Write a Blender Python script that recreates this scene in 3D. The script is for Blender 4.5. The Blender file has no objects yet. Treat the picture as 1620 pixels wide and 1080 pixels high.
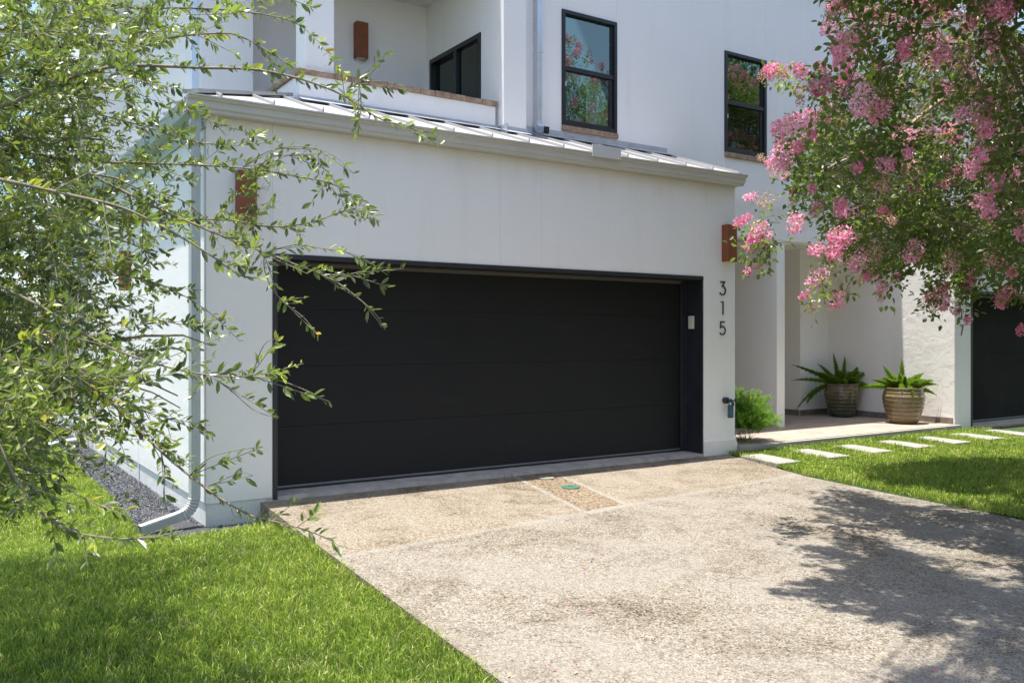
import bpy, math, random
import numpy as np
from mathutils import Vector
R = math.radians
rng = np.random.default_rng(7)
random.seed(7)
scene = bpy.context.scene
COL = scene.collection

# ------------------------------------------------------------------ camera
FPX, YAW = 1392.5663, 0.5828
CX, CY, CZ, HOR = -2.5981, -7.9112, 1.4624, 533.57
cam = bpy.data.cameras.new("camera")
cam.sensor_width = 36.0
cam.lens = FPX / 1620 * 36.0
cam.shift_y = (HOR - 540) / 1620.0
cam.clip_start = 0.05
cam.clip_end = 900
co = bpy.data.objects.new("camera", cam)
COL.objects.link(co)
co.location = (CX, CY, CZ)
co.rotation_euler = (R(90), 0, -YAW)
cam.dof.use_dof = True
cam.dof.focus_distance = 9.5
cam.dof.aperture_fstop = 13
scene.camera = co

# ------------------------------------------------------------------ world and sun
SUN = Vector((-0.155, 0.03, 1.0)).normalized()          # towards the sun
w = bpy.data.worlds.new("World")
scene.world = w
w.use_nodes = True
wn = w.node_tree
sky = wn.nodes.new("ShaderNodeTexSky")
sky.sky_type = 'NISHITA'
sky.sun_disc = False
sky.sun_elevation = math.asin(SUN.z)
sky.sun_rotation = math.atan2(SUN.x, SUN.y)
sky.air_density = 1.0
sky.dust_density = 1.6
sky.ozone_density = 1.0
bg = wn.nodes["Background"]
bg.inputs[1].default_value = 0.118
wn.links.new(sky.outputs[0], bg.inputs[0])
sl = bpy.data.lights.new("sun", 'SUN')
sl.energy = 3.8
sl.angle = R(0.53)
sl.color = (1.0, 0.955, 0.88)
so = bpy.data.objects.new("sun", sl)
COL.objects.link(so)
so.rotation_euler = SUN.to_track_quat('Z', 'Y').to_euler()
scene.view_settings.view_transform = 'Standard'
scene.view_settings.look = 'None'
scene.view_settings.exposure = 1.38
scene.view_settings.gamma = 1.0
scene.cycles.max_bounces = 8
scene.cycles.diffuse_bounces = 5
scene.cycles.transparent_max_bounces = 8

# ------------------------------------------------------------------ pixel helpers (photo pixels -> points in the world)
CAM = np.array([CX, CY, CZ])
DV = np.array([math.sin(YAW), math.cos(YAW), 0.0])
RV = np.array([math.cos(YAW), -math.sin(YAW), 0.0])
UP = np.array([0, 0, 1.0])

def at(px, py, dep):
    return CAM + (DV + RV * (px - 810) / FPX - UP * (py - HOR) / FPX) * dep

def on_ground(px, py, z):
    v = DV + RV * (px - 810) / FPX - UP * (py - HOR) / FPX
    return CAM + v * ((z - CAM[2]) / v[2])

def project(P):
    P = np.asarray(P, float) - CAM
    d = P @ DV
    dd = np.where(np.abs(d) < 1e-6, 1e-6, d)
    return 810 + FPX * (P @ RV) / dd, HOR - FPX * P[..., 2] / dd, d

def inside(px, py, poly):
    px = np.asarray(px); py = np.asarray(py)
    r = np.zeros(px.shape, bool)
    n = len(poly)
    j = n - 1
    for i in range(n):
        xi, yi = poly[i]; xj, yj = poly[j]
        c = ((yi > py) != (yj > py)) & (px < (xj - xi) * (py - yi) / ((yj - yi) if yj != yi else 1e-9) + xi)
        r ^= c
        j = i
    return r

# ------------------------------------------------------------------ node material helpers
def mat(name):
    m = bpy.data.materials.new(name)
    m.use_nodes = True
    nt = m.node_tree
    return m, nt, nt.nodes["Principled BSDF"]

def N(nt, kind, **kw):
    n = nt.nodes.new(kind)
    for k, v in kw.items():
        if k.startswith("i_"):
            key = k[2:]
            n.inputs[int(key) if key.isdigit() else key.replace("_", " ")].default_value = v
        else:
            setattr(n, k, v)
    return n

def ramp(nt, fac, stops, interp='LINEAR'):
    n = nt.nodes.new("ShaderNodeValToRGB")
    n.color_ramp.interpolation = interp
    els = n.color_ramp.elements
    while len(els) < len(stops):
        els.new(0.5)
    for e, (p, c) in zip(els, stops):
        e.position = p
        e.color = (c[0], c[1], c[2], 1) if not isinstance(c, (int, float)) else (c, c, c, 1)
    nt.links.new(fac, n.inputs[0])
    return n.outputs[0]

def mixc(nt, fac, a, b, mode='MIX'):
    n = nt.nodes.new("ShaderNodeMix")
    n.data_type = 'RGBA'
    n.blend_type = mode
    for sock, v in ((n.inputs[0], fac), (n.inputs[6], a), (n.inputs[7], b)):
        if hasattr(v, "node"):
            nt.links.new(v, sock)
        elif isinstance(v, (int, float)):
            sock.default_value = v
        else:
            sock.default_value = (v[0], v[1], v[2], 1)
    return n.outputs[2]

def math_n(nt, op, a, b=None, c=None, clamp=False):
    n = nt.nodes.new("ShaderNodeMath")
    n.operation = op
    n.use_clamp = clamp
    for i, v in enumerate((a, b, c)):
        if v is None:
            continue
        if hasattr(v, "node"):
            nt.links.new(v, n.inputs[i])
        else:
            n.inputs[i].default_value = v
    return n.outputs[0]

def noise(nt, vec, scale, detail=4, rough=0.55, dist=0.0):
    n = N(nt, "ShaderNodeTexNoise")
    n.inputs["Scale"].default_value = scale
    n.inputs["Detail"].default_value = detail
    n.inputs["Roughness"].default_value = rough
    n.inputs["Distortion"].default_value = dist
    if vec is not None:
        nt.links.new(vec, n.inputs["Vector"])
    return n.outputs[0]

def coords(nt, scale=(1, 1, 1)):
    t = N(nt, "ShaderNodeTexCoord")
    mp = N(nt, "ShaderNodeMapping")
    mp.inputs["Scale"].default_value = scale
    nt.links.new(t.outputs["Object"], mp.inputs[0])
    return mp.outputs[0]

def bump(nt, bsdf, h, strength=0.3, dist=0.01, prev=None):
    b = N(nt, "ShaderNodeBump")
    b.inputs["Strength"].default_value = strength
    b.inputs["Distance"].default_value = dist
    nt.links.new(h, b.inputs["Height"])
    if prev is not None:
        nt.links.new(prev, b.inputs["Normal"])
    nt.links.new(b.outputs[0], bsdf.inputs["Normal"])
    return b.outputs[0]

def stucco(name, c1, c2, lumps=0.0):
    m, nt, b = mat(name)
    v = coords(nt)
    n1 = noise(nt, v, 0.9, 5, 0.6)
    vs = coords(nt, (3.0, 3.0, 0.35))
    n2 = noise(nt, vs, 1.4, 4, 0.6)
    base = ramp(nt, n1, [(0.3, c1), (0.7, c2)])
    stain = ramp(nt, n2, [(0.55, 0.0), (0.9, 1.0)])
    col = mixc(nt, math_n(nt, 'MULTIPLY', stain, 0.42), base, (c1[0] * .8, c1[1] * .78, c1[2] * .72))
    fine = noise(nt, v, 48, 5, 0.7)
    col = mixc(nt, math_n(nt, 'MULTIPLY', fine, 0.22), col, (c1[0] * .75, c1[1] * .75, c1[2] * .75))
    # rain splash, grime and the warm light's tint painted low and under the gutter
    sx = N(nt, "ShaderNodeSeparateXYZ")
    nt.links.new(v, sx.inputs[0])
    wob = math_n(nt, 'MULTIPLY_ADD', noise(nt, v, 4, 4), 0.16, sx.outputs[2])
    low = ramp(nt, wob, [(0.02, 1.0), (0.26, 0.0)])
    top = math_n(nt, 'MULTIPLY', ramp(nt, math_n(nt, 'MULTIPLY_ADD', n2, 0.35, sx.outputs[2]), [(3.18 / 4, 0.0), (3.42 / 4, 1.0)]), 0.0)
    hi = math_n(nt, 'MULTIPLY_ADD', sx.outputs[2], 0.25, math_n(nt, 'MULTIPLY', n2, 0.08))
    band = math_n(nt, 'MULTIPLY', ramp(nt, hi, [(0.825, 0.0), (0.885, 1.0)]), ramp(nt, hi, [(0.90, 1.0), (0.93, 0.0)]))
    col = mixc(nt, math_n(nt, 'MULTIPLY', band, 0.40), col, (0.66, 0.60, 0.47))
    col = mixc(nt, math_n(nt, 'MULTIPLY', low, 0.35), col, (0.62, 0.57, 0.45))
    nt.links.new(col, b.inputs["Base Color"])
    b.inputs["Roughness"].default_value = 0.93
    b.inputs["Specular IOR Level"].default_value = 0.2
    p = bump(nt, b, noise(nt, v, 75, 5, 0.7), 0.55, 0.006)
    p = bump(nt, b, noise(nt, v, 3.0, 4, 0.6, 0.8), 0.12, 0.05, p)
    if lumps:
        bump(nt, b, noise(nt, v, 5.5, 5, 0.65, 0.6), lumps, 0.05, p)
    return m

M = {}
M['stucco'] = stucco("white_stucco", (0.85, 0.825, 0.805), (0.88, 0.86, 0.845))
M['stucco_rough'] = stucco("rough_stucco", (0.825, 0.785, 0.745), (0.86, 0.825, 0.79), 0.22)
M['foundation'] = stucco("painted_foundation", (0.66, 0.68, 0.68), (0.74, 0.76, 0.76), 0.2)

def simple(name, c, rough=0.6, metal=0.0, var=0.1, vscale=8.0, bumps=0.0, bscale=40, spec=0.5, coat=0.0):
    m, nt, b = mat(name)
    v = coords(nt)
    n = noise(nt, v, vscale, 5, 0.6)
    col = ramp(nt, n, [(0.3, tuple(x * (1 - var) for x in c)), (0.7, tuple(min(1, x * (1 + var)) for x in c))])
    nt.links.new(col, b.inputs["Base Color"])
    rr = math_n(nt, 'MULTIPLY_ADD', n, 0.2, rough - 0.1, clamp=True)
    nt.links.new(rr, b.inputs["Roughness"])
    b.inputs["Metallic"].default_value = metal
    b.inputs["Specular IOR Level"].default_value = spec
    b.inputs["Coat Weight"].default_value = coat
    if bumps:
        bump(nt, b, noise(nt, v, bscale, 4), bumps, 0.003)
    return m

M['black_trim'] = simple("black_trim", (0.017, 0.018, 0.023), 0.5, var=0.25)
M['window_frame'] = simple("window_frame_black", (0.012, 0.013, 0.016), 0.35, var=0.2)
M['digit'] = simple("black_digits", (0.010, 0.010, 0.011), 0.4)
M['roof'] = simple("roof_metal", (0.36, 0.355, 0.35), 0.6, 0.0, 0.05, 1.5, 0.03, 6)
M['flash'] = simple("flashing_metal", (0.50, 0.53, 0.57), 0.38, 0.55, 0.14, 5, 0.08, 9)
M['gutter'] = simple("gutter_paint", (0.56, 0.55, 0.545), 0.42, 0.0, 0.05, 2.0)
M['alu'] = simple("mill_aluminium", (0.62, 0.65, 0.68), 0.30, 0.75, 0.08, 4)
M['ds_paint'] = simple("downspout_paint", (0.45, 0.48, 0.48), 0.42, 0.1, 0.07, 3)
M['fascia'] = simple("fascia_paint", (0.42, 0.47, 0.46), 0.5, 0.0, 0.05, 3)
M['rust'] = simple("rust_lamp_metal", (0.215, 0.062, 0.022), 0.62, 0.0, 0.22, 9, 0.15, 60)
M['lens'] = simple("lamp_lens", (0.75, 0.70, 0.55), 0.5)
M['curtain'] = simple("curtain_cloth", (0.70, 0.78, 0.74), 0.9)
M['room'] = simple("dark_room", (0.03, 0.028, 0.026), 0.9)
M['keypad'] = simple("keypad_plastic", (0.62, 0.60, 0.50), 0.5)
M['lockbox'] = simple("blue_lock_box", (0.035, 0.085, 0.135), 0.45, 0.0, 0.2, 20)
M['steel'] = simple("dull_steel", (0.30, 0.30, 0.31), 0.4, 0.8)
M['dark_iron'] = simple("dark_iron", (0.04, 0.042, 0.05), 0.5, 0.4)
M['soil'] = simple("potting_soil", (0.04, 0.028, 0.018), 0.95, 0, 0.3, 30, 0.6, 50)
M['bark'] = simple("bark", (0.20, 0.165, 0.125), 0.9, 0, 0.25, 12, 0.6, 40)
M['bark_smooth'] = simple("smooth_bark", (0.34, 0.25, 0.18), 0.8, 0, 0.25, 6, 0.3, 15)
M['threshold'] = simple("threshold_concrete", (0.40, 0.36, 0.32), 0.9, 0, 0.25, 6, 0.5, 45)
M['mailbox'] = simple("black_plastic", (0.008, 0.008, 0.009), 0.25)
M['stone'] = simple("stepping_stone", (0.285, 0.27, 0.245), 0.9, 0, 0.16, 7, 0.35, 60)

def m_door():
    m, nt, b = mat("charcoal_door_paint")
    v = coords(nt)
    n1 = noise(nt, v, 1.3, 6, 0.65)
    vs = coords(nt, (0.6, 1, 5))
    n2 = noise(nt, vs, 2.2, 5, 0.7)
    col = ramp(nt, n1, [(0.3, (0.0105, 0.0105, 0.0122)), (0.7, (0.0150, 0.0145, 0.0152))])
    dust = ramp(nt, n2, [(0.60, 0.0), (0.85, 1.0)])
    col = mixc(nt, math_n(nt, 'MULTIPLY', dust, 0.55), col, (0.040, 0.038, 0.036))
    nt.links.new(col, b.inputs["Base Color"])
    nt.links.new(ramp(nt, n1, [(0.3, 0.48), (0.7, 0.62)]), b.inputs["Roughness"])
    b.inputs["Specular IOR Level"].default_value = 0.22
    bump(nt, b, noise(nt, v, 220, 2), 0.12, 0.002)
    return m
M['door'] = m_door()

def m_brick():
    m, nt, b = mat("weathered_coping_brick")
    v = coords(nt)
    n = noise(nt, v, 11, 6, 0.7)
    col = ramp(nt, n, [(0.3, (0.20, 0.115, 0.075)), (0.55, (0.36, 0.25, 0.18)), (0.75, (0.48, 0.39, 0.30))])
    nt.links.new(col, b.inputs["Base Color"])
    b.inputs["Roughness"].default_value = 0.95
    bump(nt, b, noise(nt, v, 45, 5, 0.7), 0.8, 0.012)
    return m
M['brick'] = m_brick()

def m_skirt():
    m, nt, b = mat("skirting_stone")
    v = coords(nt)
    n = noise(nt, v, 9, 6, 0.7)
    col = ramp(nt, n, [(0.3, (0.12, 0.095, 0.08)), (0.7, (0.25, 0.205, 0.17))])
    nt.links.new(col, b.inputs["Base Color"])
    b.inputs["Roughness"].default_value = 0.8
    return m
M['skirt'] = m_skirt()

def m_patio():
    m, nt, b = mat("patio_flagstone")
    v = coords(nt)
    br = N(nt, "ShaderNodeTexBrick")
    nt.links.new(v, br.inputs["Vector"])
    br.inputs["Scale"].default_value = 1.0
    br.inputs["Mortar Size"].default_value = 0.006
    br.inputs["Brick Width"].default_value = 0.42
    br.inputs["Row Height"].default_value = 0.30
    br.inputs["Color1"].default_value = (0.36, 0.28, 0.22, 1)
    br.inputs["Color2"].default_value = (0.28, 0.21, 0.165, 1)
    br.inputs["Mortar"].default_value = (0.24, 0.20, 0.17, 1)
    vs = coords(nt, (1.5, 5, 3))
    n = noise(nt, vs, 3.4, 6, 0.7, 0.5)
    col = mixc(nt, ramp(nt, n, [(0.38, 0.0), (0.7, 0.8)]), br.outputs[0], (0.42, 0.35, 0.30))
    nt.links.new(col, b.inputs["Base Color"])
    b.inputs["Roughness"].default_value = 0.75
    bump(nt, b, br.outputs[1], -0.3, 0.004)
    return m
M['patio'] = m_patio()

def m_drive():
    m, nt, b = mat("exposed_aggregate")
    v = coords(nt)
    sx = N(nt, "ShaderNodeSeparateXYZ")
    nt.links.new(v, sx.inputs[0])
    X, Y = sx.outputs[0], sx.outputs[1]
    vo = N(nt, "ShaderNodeTexVoronoi")
    vo.inputs["Scale"].default_value = 96
    nt.links.new(v, vo.inputs["Vector"])
    vo2 = N(nt, "ShaderNodeTexVoronoi")
    vo2.inputs["Scale"].default_value = 50
    nt.links.new(v, vo2.inputs["Vector"])
    sep = N(nt, "ShaderNodeSeparateColor")
    nt.links.new(vo.outputs["Color"], sep.inputs[0])
    sep2 = N(nt, "ShaderNodeSeparateColor")
    nt.links.new(vo2.outputs["Color"], sep2.inputs[0])
    peb = ramp(nt, sep.outputs[0], [(0.0, (0.09, 0.072, 0.055)), (0.16, (0.26, 0.205, 0.155)), (0.35, (0.50, 0.42, 0.33)),
                                    (0.6, (0.66, 0.54, 0.40)), (0.8, (0.84, 0.78, 0.68)), (1.0, (0.98, 0.95, 0.88))])
    big = ramp(nt, sep2.outputs[1], [(0.0, (0.07, 0.055, 0.04)), (0.5, (0.56, 0.46, 0.34)), (1.0, (0.98, 0.94, 0.86))])
    peb = mixc(nt, ramp(nt, sep2.outputs[2], [(0.72, 0.0), (0.74, 0.8)]), peb, big)
    cement = (0.56, 0.515, 0.465)
    edge = ramp(nt, vo.outputs["Distance"], [(0.32, 0.0), (0.68, 0.58)])
    col = mixc(nt, edge, peb, cement)
    # worn, dusty and dirty areas
    big_n = noise(nt, v, 0.75, 6, 0.62, 0.3)
    mid_n = noise(nt, v, 2.6, 5, 0.65, 0.4)
    wear = ramp(nt, math_n(nt, 'ADD', big_n, math_n(nt, 'MULTIPLY', mid_n, 0.5)), [(0.60, 0.04), (0.90, 0.62)])
    col = mixc(nt, wear, col, (0.70, 0.65, 0.595))
    grime = ramp(nt, noise(nt, v, 1.1, 9, 0.78, 0.6), [(0.48, 0.0), (0.68, 0.95)])
    col = mixc(nt, grime, col, mixc(nt, 1.0, peb, (0.60, 0.57, 0.53), 'MULTIPLY'))
    # warmer slab next to the door, joint line running slightly askew
    jl = math_n(nt, 'SUBTRACT', Y, math_n(nt, 'MULTIPLY_ADD', X, 0.108, -2.02))     # >0 on the garage side
    warm = ramp(nt, math_n(nt, 'MULTIPLY_ADD', jl, 1.0, 0.5), [(0.48, 0.0), (0.52, 1.0)])
    col = mixc(nt, math_n(nt, 'MULTIPLY', warm, 0.8), col, mixc(nt, 1.0, col, (1.03, 0.975, 0.90), 'MULTIPLY'))
    wob = math_n(nt, 'MULTIPLY_ADD', noise(nt, v, 6, 4), 0.10, -0.05)
    def band(val, half, soft=0.03):
        a = math_n(nt, 'ABSOLUTE', math_n(nt, 'ADD', val, math_n(nt, 'MULTIPLY', wob, 0.6)))
        return ramp(nt, a, [(half, 1.0), (half + soft, 0.0)])
    light = band(jl, 0.015, 0.06)
    # utility patch with pale mortar edges
    patchx = math_n(nt, 'SUBTRACT', X, math_n(nt, 'MULTIPLY_ADD', Y, 0.235, 2.90))
    inpx = ramp(nt, math_n(nt, 'ABSOLUTE', patchx), [(0.245, 1.0), (0.26, 0.0)])
    inpatch = math_n(nt, 'MULTIPLY', inpx, warm)
    redp = mixc(nt, 1.0, mixc(nt, 0.45, peb, big), (0.93, 0.82, 0.72), 'MULTIPLY')
    col = mixc(nt, math_n(nt, 'MULTIPLY', inpatch, 0.75), col, redp)
    e1 = band(math_n(nt, 'SUBTRACT', math_n(nt, 'ABSOLUTE', patchx), 0.26), 0.012, 0.035)
    e1 = math_n(nt, 'MULTIPLY', e1, warm)
    e1 = math_n(nt, 'MULTIPLY', e1, ramp(nt, noise(nt, v, 26, 4), [(0.35, 0.25), (0.5, 1.0)]))
    e2 = math_n(nt, 'MULTIPLY', band(jl, 0.03, 0.04), inpx)
    # faint joints
    s1 = math_n(nt, 'MULTIPLY', band(math_n(nt, 'SUBTRACT', X, math_n(nt, 'MULTIPLY_ADD', Y, 0.23, 4.02)), 0.01, 0.03), warm)
    s2 = math_n(nt, 'MULTIPLY', band(math_n(nt, 'SUBTRACT', X, math_n(nt, 'MULTIPLY_ADD', Y, 0.12, 0.90)), 0.01, 0.03), warm)
    faint = math_n(nt, 'MULTIPLY', math_n(nt, 'ADD', s1, s2), 0.26)
    L = math_n(nt, 'MAXIMUM', math_n(nt, 'MULTIPLY', light, 0.60), math_n(nt, 'MAXIMUM', faint, math_n(nt, 'MAXIMUM', e1, e2)), clamp=True)
    col = mixc(nt, math_n(nt, 'MULTIPLY', L, 0.75), col, (0.74, 0.71, 0.66))
    # hairline crack
    cr = math_n(nt, 'SUBTRACT', X, math_n(nt, 'MULTIPLY_ADD', Y, 1.05, 5.85))
    cr = math_n(nt, 'ADD', cr, math_n(nt, 'MULTIPLY_ADD', noise(nt, v, 3.5, 5), 0.5, -0.25))
    crm = ramp(nt, math_n(nt, 'ABSOLUTE', cr), [(0.0, 1.0), (0.006, 0.0)])
    lim = math_n(nt, 'MULTIPLY', ramp(nt, math_n(nt, 'MULTIPLY_ADD', Y, 0.2, 1.0), [(0.10, 0.0), (0.14, 1.0)]),
                 ramp(nt, math_n(nt, 'MULTIPLY_ADD', Y, 0.2, 1.0), [(0.36, 1.0), (0.40, 0.0)]))
    col = mixc(nt, math_n(nt, 'MULTIPLY', math_n(nt, 'MULTIPLY', crm, lim), 0.55), col, (0.12, 0.10, 0.085))
    # damp dirt against the sill
    nr = ramp(nt, math_n(nt, 'ADD', Y, wob), [(0.0, 0.0), (0.03, 0.0)])
    hs = N(nt, 'ShaderNodeBrightContrast'); hs.inputs[1].default_value = 0.0; hs.inputs[2].default_value = 0.12
    nt.links.new(col, hs.inputs[0])
    col = mixc(nt, 1.0, hs.outputs[0], (0.395, 0.390, 0.370), 'MULTIPLY')
    nt.links.new(col, b.inputs["Base Color"])
    b.inputs["Roughness"].default_value = 0.9
    b.inputs["Specular IOR Level"].default_value = 0.25
    h = math_n(nt, 'SUBTRACT', 1.0, vo.outputs["Distance"])
    bump(nt, b, h, 0.8, 0.010)
    return m
M['drive'] = m_drive()

def m_lawnbase():
    m, nt, b = mat("lawn_soil_and_thatch")
    v = coords(nt)
    n = noise(nt, v, 7, 7, 0.7)
    col = ramp(nt, n, [(0.3, (0.020, 0.040, 0.010)), (0.6, (0.045, 0.085, 0.018)), (0.8, (0.10, 0.11, 0.045))])
    nt.links.new(col, b.inputs["Base Color"])
    b.inputs["Roughness"].default_value = 0.95
    bump(nt, b, noise(nt, v, 60, 4), 0.8, 0.03)
    return m
M['lawn'] = m_lawnbase()
M['asphalt'] = simple("street_asphalt", (0.07, 0.068, 0.066), 0.9, 0, 0.2, 3, 0.4, 150)
M['concrete'] = simple("pale_concrete", (0.36, 0.335, 0.30), 0.9, 0, 0.12, 2.5, 0.3, 80)

def foliage(name, stops, rough=0.42, trans=0.35, spec=0.5, attr='tint', tcol=(0.35, 0.55, 0.06)):
    m, nt, b = mat(name)
    a = N(nt, "ShaderNodeAttribute")
    a.attribute_name = attr
    col = ramp(nt, a.outputs["Fac"], stops)
    nt.links.new(col, b.inputs["Base Color"])
    b.inputs["Roughness"].default_value = rough
    b.inputs["Specular IOR Level"].default_value = spec
    if trans:
        t = N(nt, "ShaderNodeBsdfTranslucent")
        tc = mixc(nt, 1.0, mixc(nt, 0.5, col, tcol), (1, 1, 1), 'MULTIPLY')
        nt.links.new(tc, t.inputs[0])
        mx = N(nt, "ShaderNodeMixShader")
        mx.inputs[0].default_value = trans
        nt.links.new(b.outputs[0], mx.inputs[1])
        nt.links.new(t.outputs[0], mx.inputs[2])
        nt.links.new(mx.outputs[0], nt.nodes["Material Output"].inputs[0])
    return m
M['oakleaf'] = foliage("small_oval_leaf", [(0.0, (0.030, 0.048, 0.022)), (0.40, (0.11, 0.145, 0.042)), (0.70, (0.25, 0.31, 0.06)), (0.93, (0.44, 0.52, 0.06)), (1.0, (0.45, 0.28, 0.03))], 0.33, 0.32, 0.6, tcol=(0.33, 0.50, 0.06))
M['crapeleaf'] = foliage("crape_leaf", [(0.0, (0.045, 0.070, 0.024)), (0.5, (0.11, 0.155, 0.040)), (0.85, (0.24, 0.31, 0.055)), (1.0, (0.42, 0.50, 0.07))], 0.33, 0.45, 0.55)
M['petal'] = foliage("crape_petal", [(0.0, (0.64, 0.13, 0.28)), (0.35, (0.80, 0.26, 0.45)), (0.7, (0.87, 0.42, 0.60)), (1.0, (0.90, 0.62, 0.74))], 0.7, 0.35, 0.2, tcol=(0.95, 0.30, 0.5))
M['spent'] = foliage("spent_blossom", [(0.0, (0.30, 0.20, 0.10)), (0.5, (0.52, 0.38, 0.24)), (0.8, (0.68, 0.46, 0.38)), (1.0, (0.45, 0.44, 0.16))], 0.8, 0.2, 0.2, tcol=(0.7, 0.5, 0.3))
M['grass'] = foliage("grass_blade", [(0.0, (0.07, 0.13, 0.012)), (0.45, (0.24, 0.345, 0.036)), (0.8, (0.46, 0.55, 0.085)), (0.95, (0.62, 0.64, 0.16)), (1.0, (0.62, 0.50, 0.27))], 0.45, 0.35, 0.4, tcol=(0.36, 0.50, 0.07))
M['fern'] = foliage("fern_needles", [(0.0, (0.09, 0.17, 0.02)), (0.5, (0.24, 0.38, 0.04)), (1.0, (0.46, 0.60, 0.08))], 0.5, 0.45, 0.3)
M['bush'] = foliage("bush_needles", [(0.0, (0.07, 0.15, 0.025)), (0.5, (0.21, 0.38, 0.05)), (1.0, (0.44, 0.62, 0.10))], 0.5, 0.45, 0.3)
M['olive'] = foliage("grey_green_leaf", [(0.0, (0.12, 0.17, 0.09)), (1.0, (0.32, 0.38, 0.24))], 0.5, 0.3, 0.3)

def m_gravel():
    m, nt, b = mat("slate_chips")
    a = N(nt, "ShaderNodeAttribute"); a.attribute_name = 'tint'
    col = ramp(nt, a.outputs["Fac"], [(0.0, (0.045, 0.05, 0.058)), (0.6, (0.12, 0.13, 0.145)), (0.9, (0.22, 0.23, 0.245)), (1.0, (0.36, 0.25, 0.16))])
    nt.links.new(col, b.inputs["Base Color"])
    b.inputs["Roughness"].default_value = 0.7
    return m
M['gravel'] = m_gravel()

def m_glass(name, tint, refl):
    m, nt, b = mat(name)
    nt.nodes.remove(b)
    tr = N(nt, "ShaderNodeBsdfTransparent"); tr.inputs[0].default_value = (*tint, 1)
    gl = N(nt, "ShaderNodeBsdfGlossy"); gl.inputs["Roughness"].default_value = 0.015
    gl.inputs[0].default_value = (0.80, 0.93, 0.84, 1)
    lw = N(nt, "ShaderNodeFresnel"); lw.inputs[0].default_value = 1.5
    f = math_n(nt, 'MULTIPLY_ADD', lw.outputs[0], 1.0, refl, clamp=True)
    mx = N(nt, "ShaderNodeMixShader")
    nt.links.new(f, mx.inputs[0]); nt.links.new(tr.outputs[0], mx.inputs[1]); nt.links.new(gl.outputs[0], mx.inputs[2])
    nt.links.new(mx.outputs[0], nt.nodes["Material Output"].inputs[0])
    return m
M['glass_up'] = m_glass("coated_glass", (0.56, 0.62, 0.60), 0.16)
M['glass_low'] = m_glass("screened_glass", (0.78, 0.82, 0.80), 0.03)

def m_pot(name, c1, c2, c3):
    m, nt, b = mat(name)
    v = coords(nt, (1.2, 1.2, 3))
    n = noise(nt, v, 5, 6, 0.65)
    sx = N(nt, "ShaderNodeSeparateXYZ")
    nt.links.new(coords(nt), sx.inputs[0])
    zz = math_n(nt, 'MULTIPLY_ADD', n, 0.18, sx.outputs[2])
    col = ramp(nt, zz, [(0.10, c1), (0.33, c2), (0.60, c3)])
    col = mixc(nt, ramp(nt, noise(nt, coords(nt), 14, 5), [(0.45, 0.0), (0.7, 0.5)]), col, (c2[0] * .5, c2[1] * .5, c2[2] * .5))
    nt.links.new(col, b.inputs["Base Color"])
    b.inputs["Roughness"].default_value = 0.22
    b.inputs["Coat Weight"].default_value = 0.4
    bump(nt, b, noise(nt, v, 30, 4), 0.2, 0.004)
    return m
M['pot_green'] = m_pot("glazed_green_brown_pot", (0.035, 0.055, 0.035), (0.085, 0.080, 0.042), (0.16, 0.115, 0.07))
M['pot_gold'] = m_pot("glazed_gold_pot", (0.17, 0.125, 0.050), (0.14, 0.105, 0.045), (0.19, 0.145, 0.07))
M['cover_green'] = simple("green_cover_plastic", (0.045, 0.135, 0.10), 0.6)
M['cover_grey'] = simple("grey_cover_iron", (0.22, 0.22, 0.17), 0.7)
M['ceil'] = simple("balcony_ceiling_paint", (0.70, 0.69, 0.67), 0.8)

# ------------------------------------------------------------------ object helpers
def link(o, parent=None):
    COL.objects.link(o)
    if parent is not None:
        o.parent = parent
    return o

def tag(o, label=None, cat=None, group=None, kind=None):
    if label: o['label'] = label
    if cat: o['category'] = cat
    if group: o['group'] = group
    if kind: o['kind'] = kind
    return o

def empty(name, loc, label, cat, group=None):
    o = bpy.data.objects.new(name, None)
    o.empty_display_size = 0.2
    o.location = loc
    link(o)
    return tag(o, label, cat, group)

def np_mesh(name, verts, faces, mats, tint=None, parent=None, midx=None, smooth=False, loc=None):
    """faces: list of integer arrays, each (n, k)"""
    me = bpy.data.meshes.new(name)
    verts = np.asarray(verts, np.float32)
    if loc is not None:
        verts = verts - np.asarray(loc, np.float32)
    me.vertices.add(len(verts))
    me.vertices.foreach_set("co", verts.ravel())
    fl = [np.asarray(f, np.int32) for f in faces if len(f)]
    loops = np.concatenate([f.ravel() for f in fl])
    tot = np.concatenate([np.full(len(f), f.shape[1], np.int32) for f in fl])
    start = np.concatenate([[0], np.cumsum(tot)[:-1]]).astype(np.int32)
    me.loops.add(len(loops))
    me.loops.foreach_set("vertex_index", loops)
    me.polygons.add(len(tot))
    me.polygons.foreach_set("loop_start", start)
    me.polygons.foreach_set("loop_total", tot)
    if midx is not None:
        me.polygons.foreach_set("material_index", np.asarray(midx, np.int32))
    me.polygons.foreach_set("use_smooth", np.full(len(tot), smooth))
    if tint is not None:
        a = me.attributes.new("tint", 'FLOAT', 'POINT')
        a.data.foreach_set("value", np.asarray(tint, np.float32))
    me.update(calc_edges=True)
    for m in (mats if isinstance(mats, (list, tuple)) else [mats]):
        me.materials.append(m)
    o = bpy.data.objects.new(name, me)
    if loc is not None:
        o.location = loc
    link(o, parent)
    return o

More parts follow.
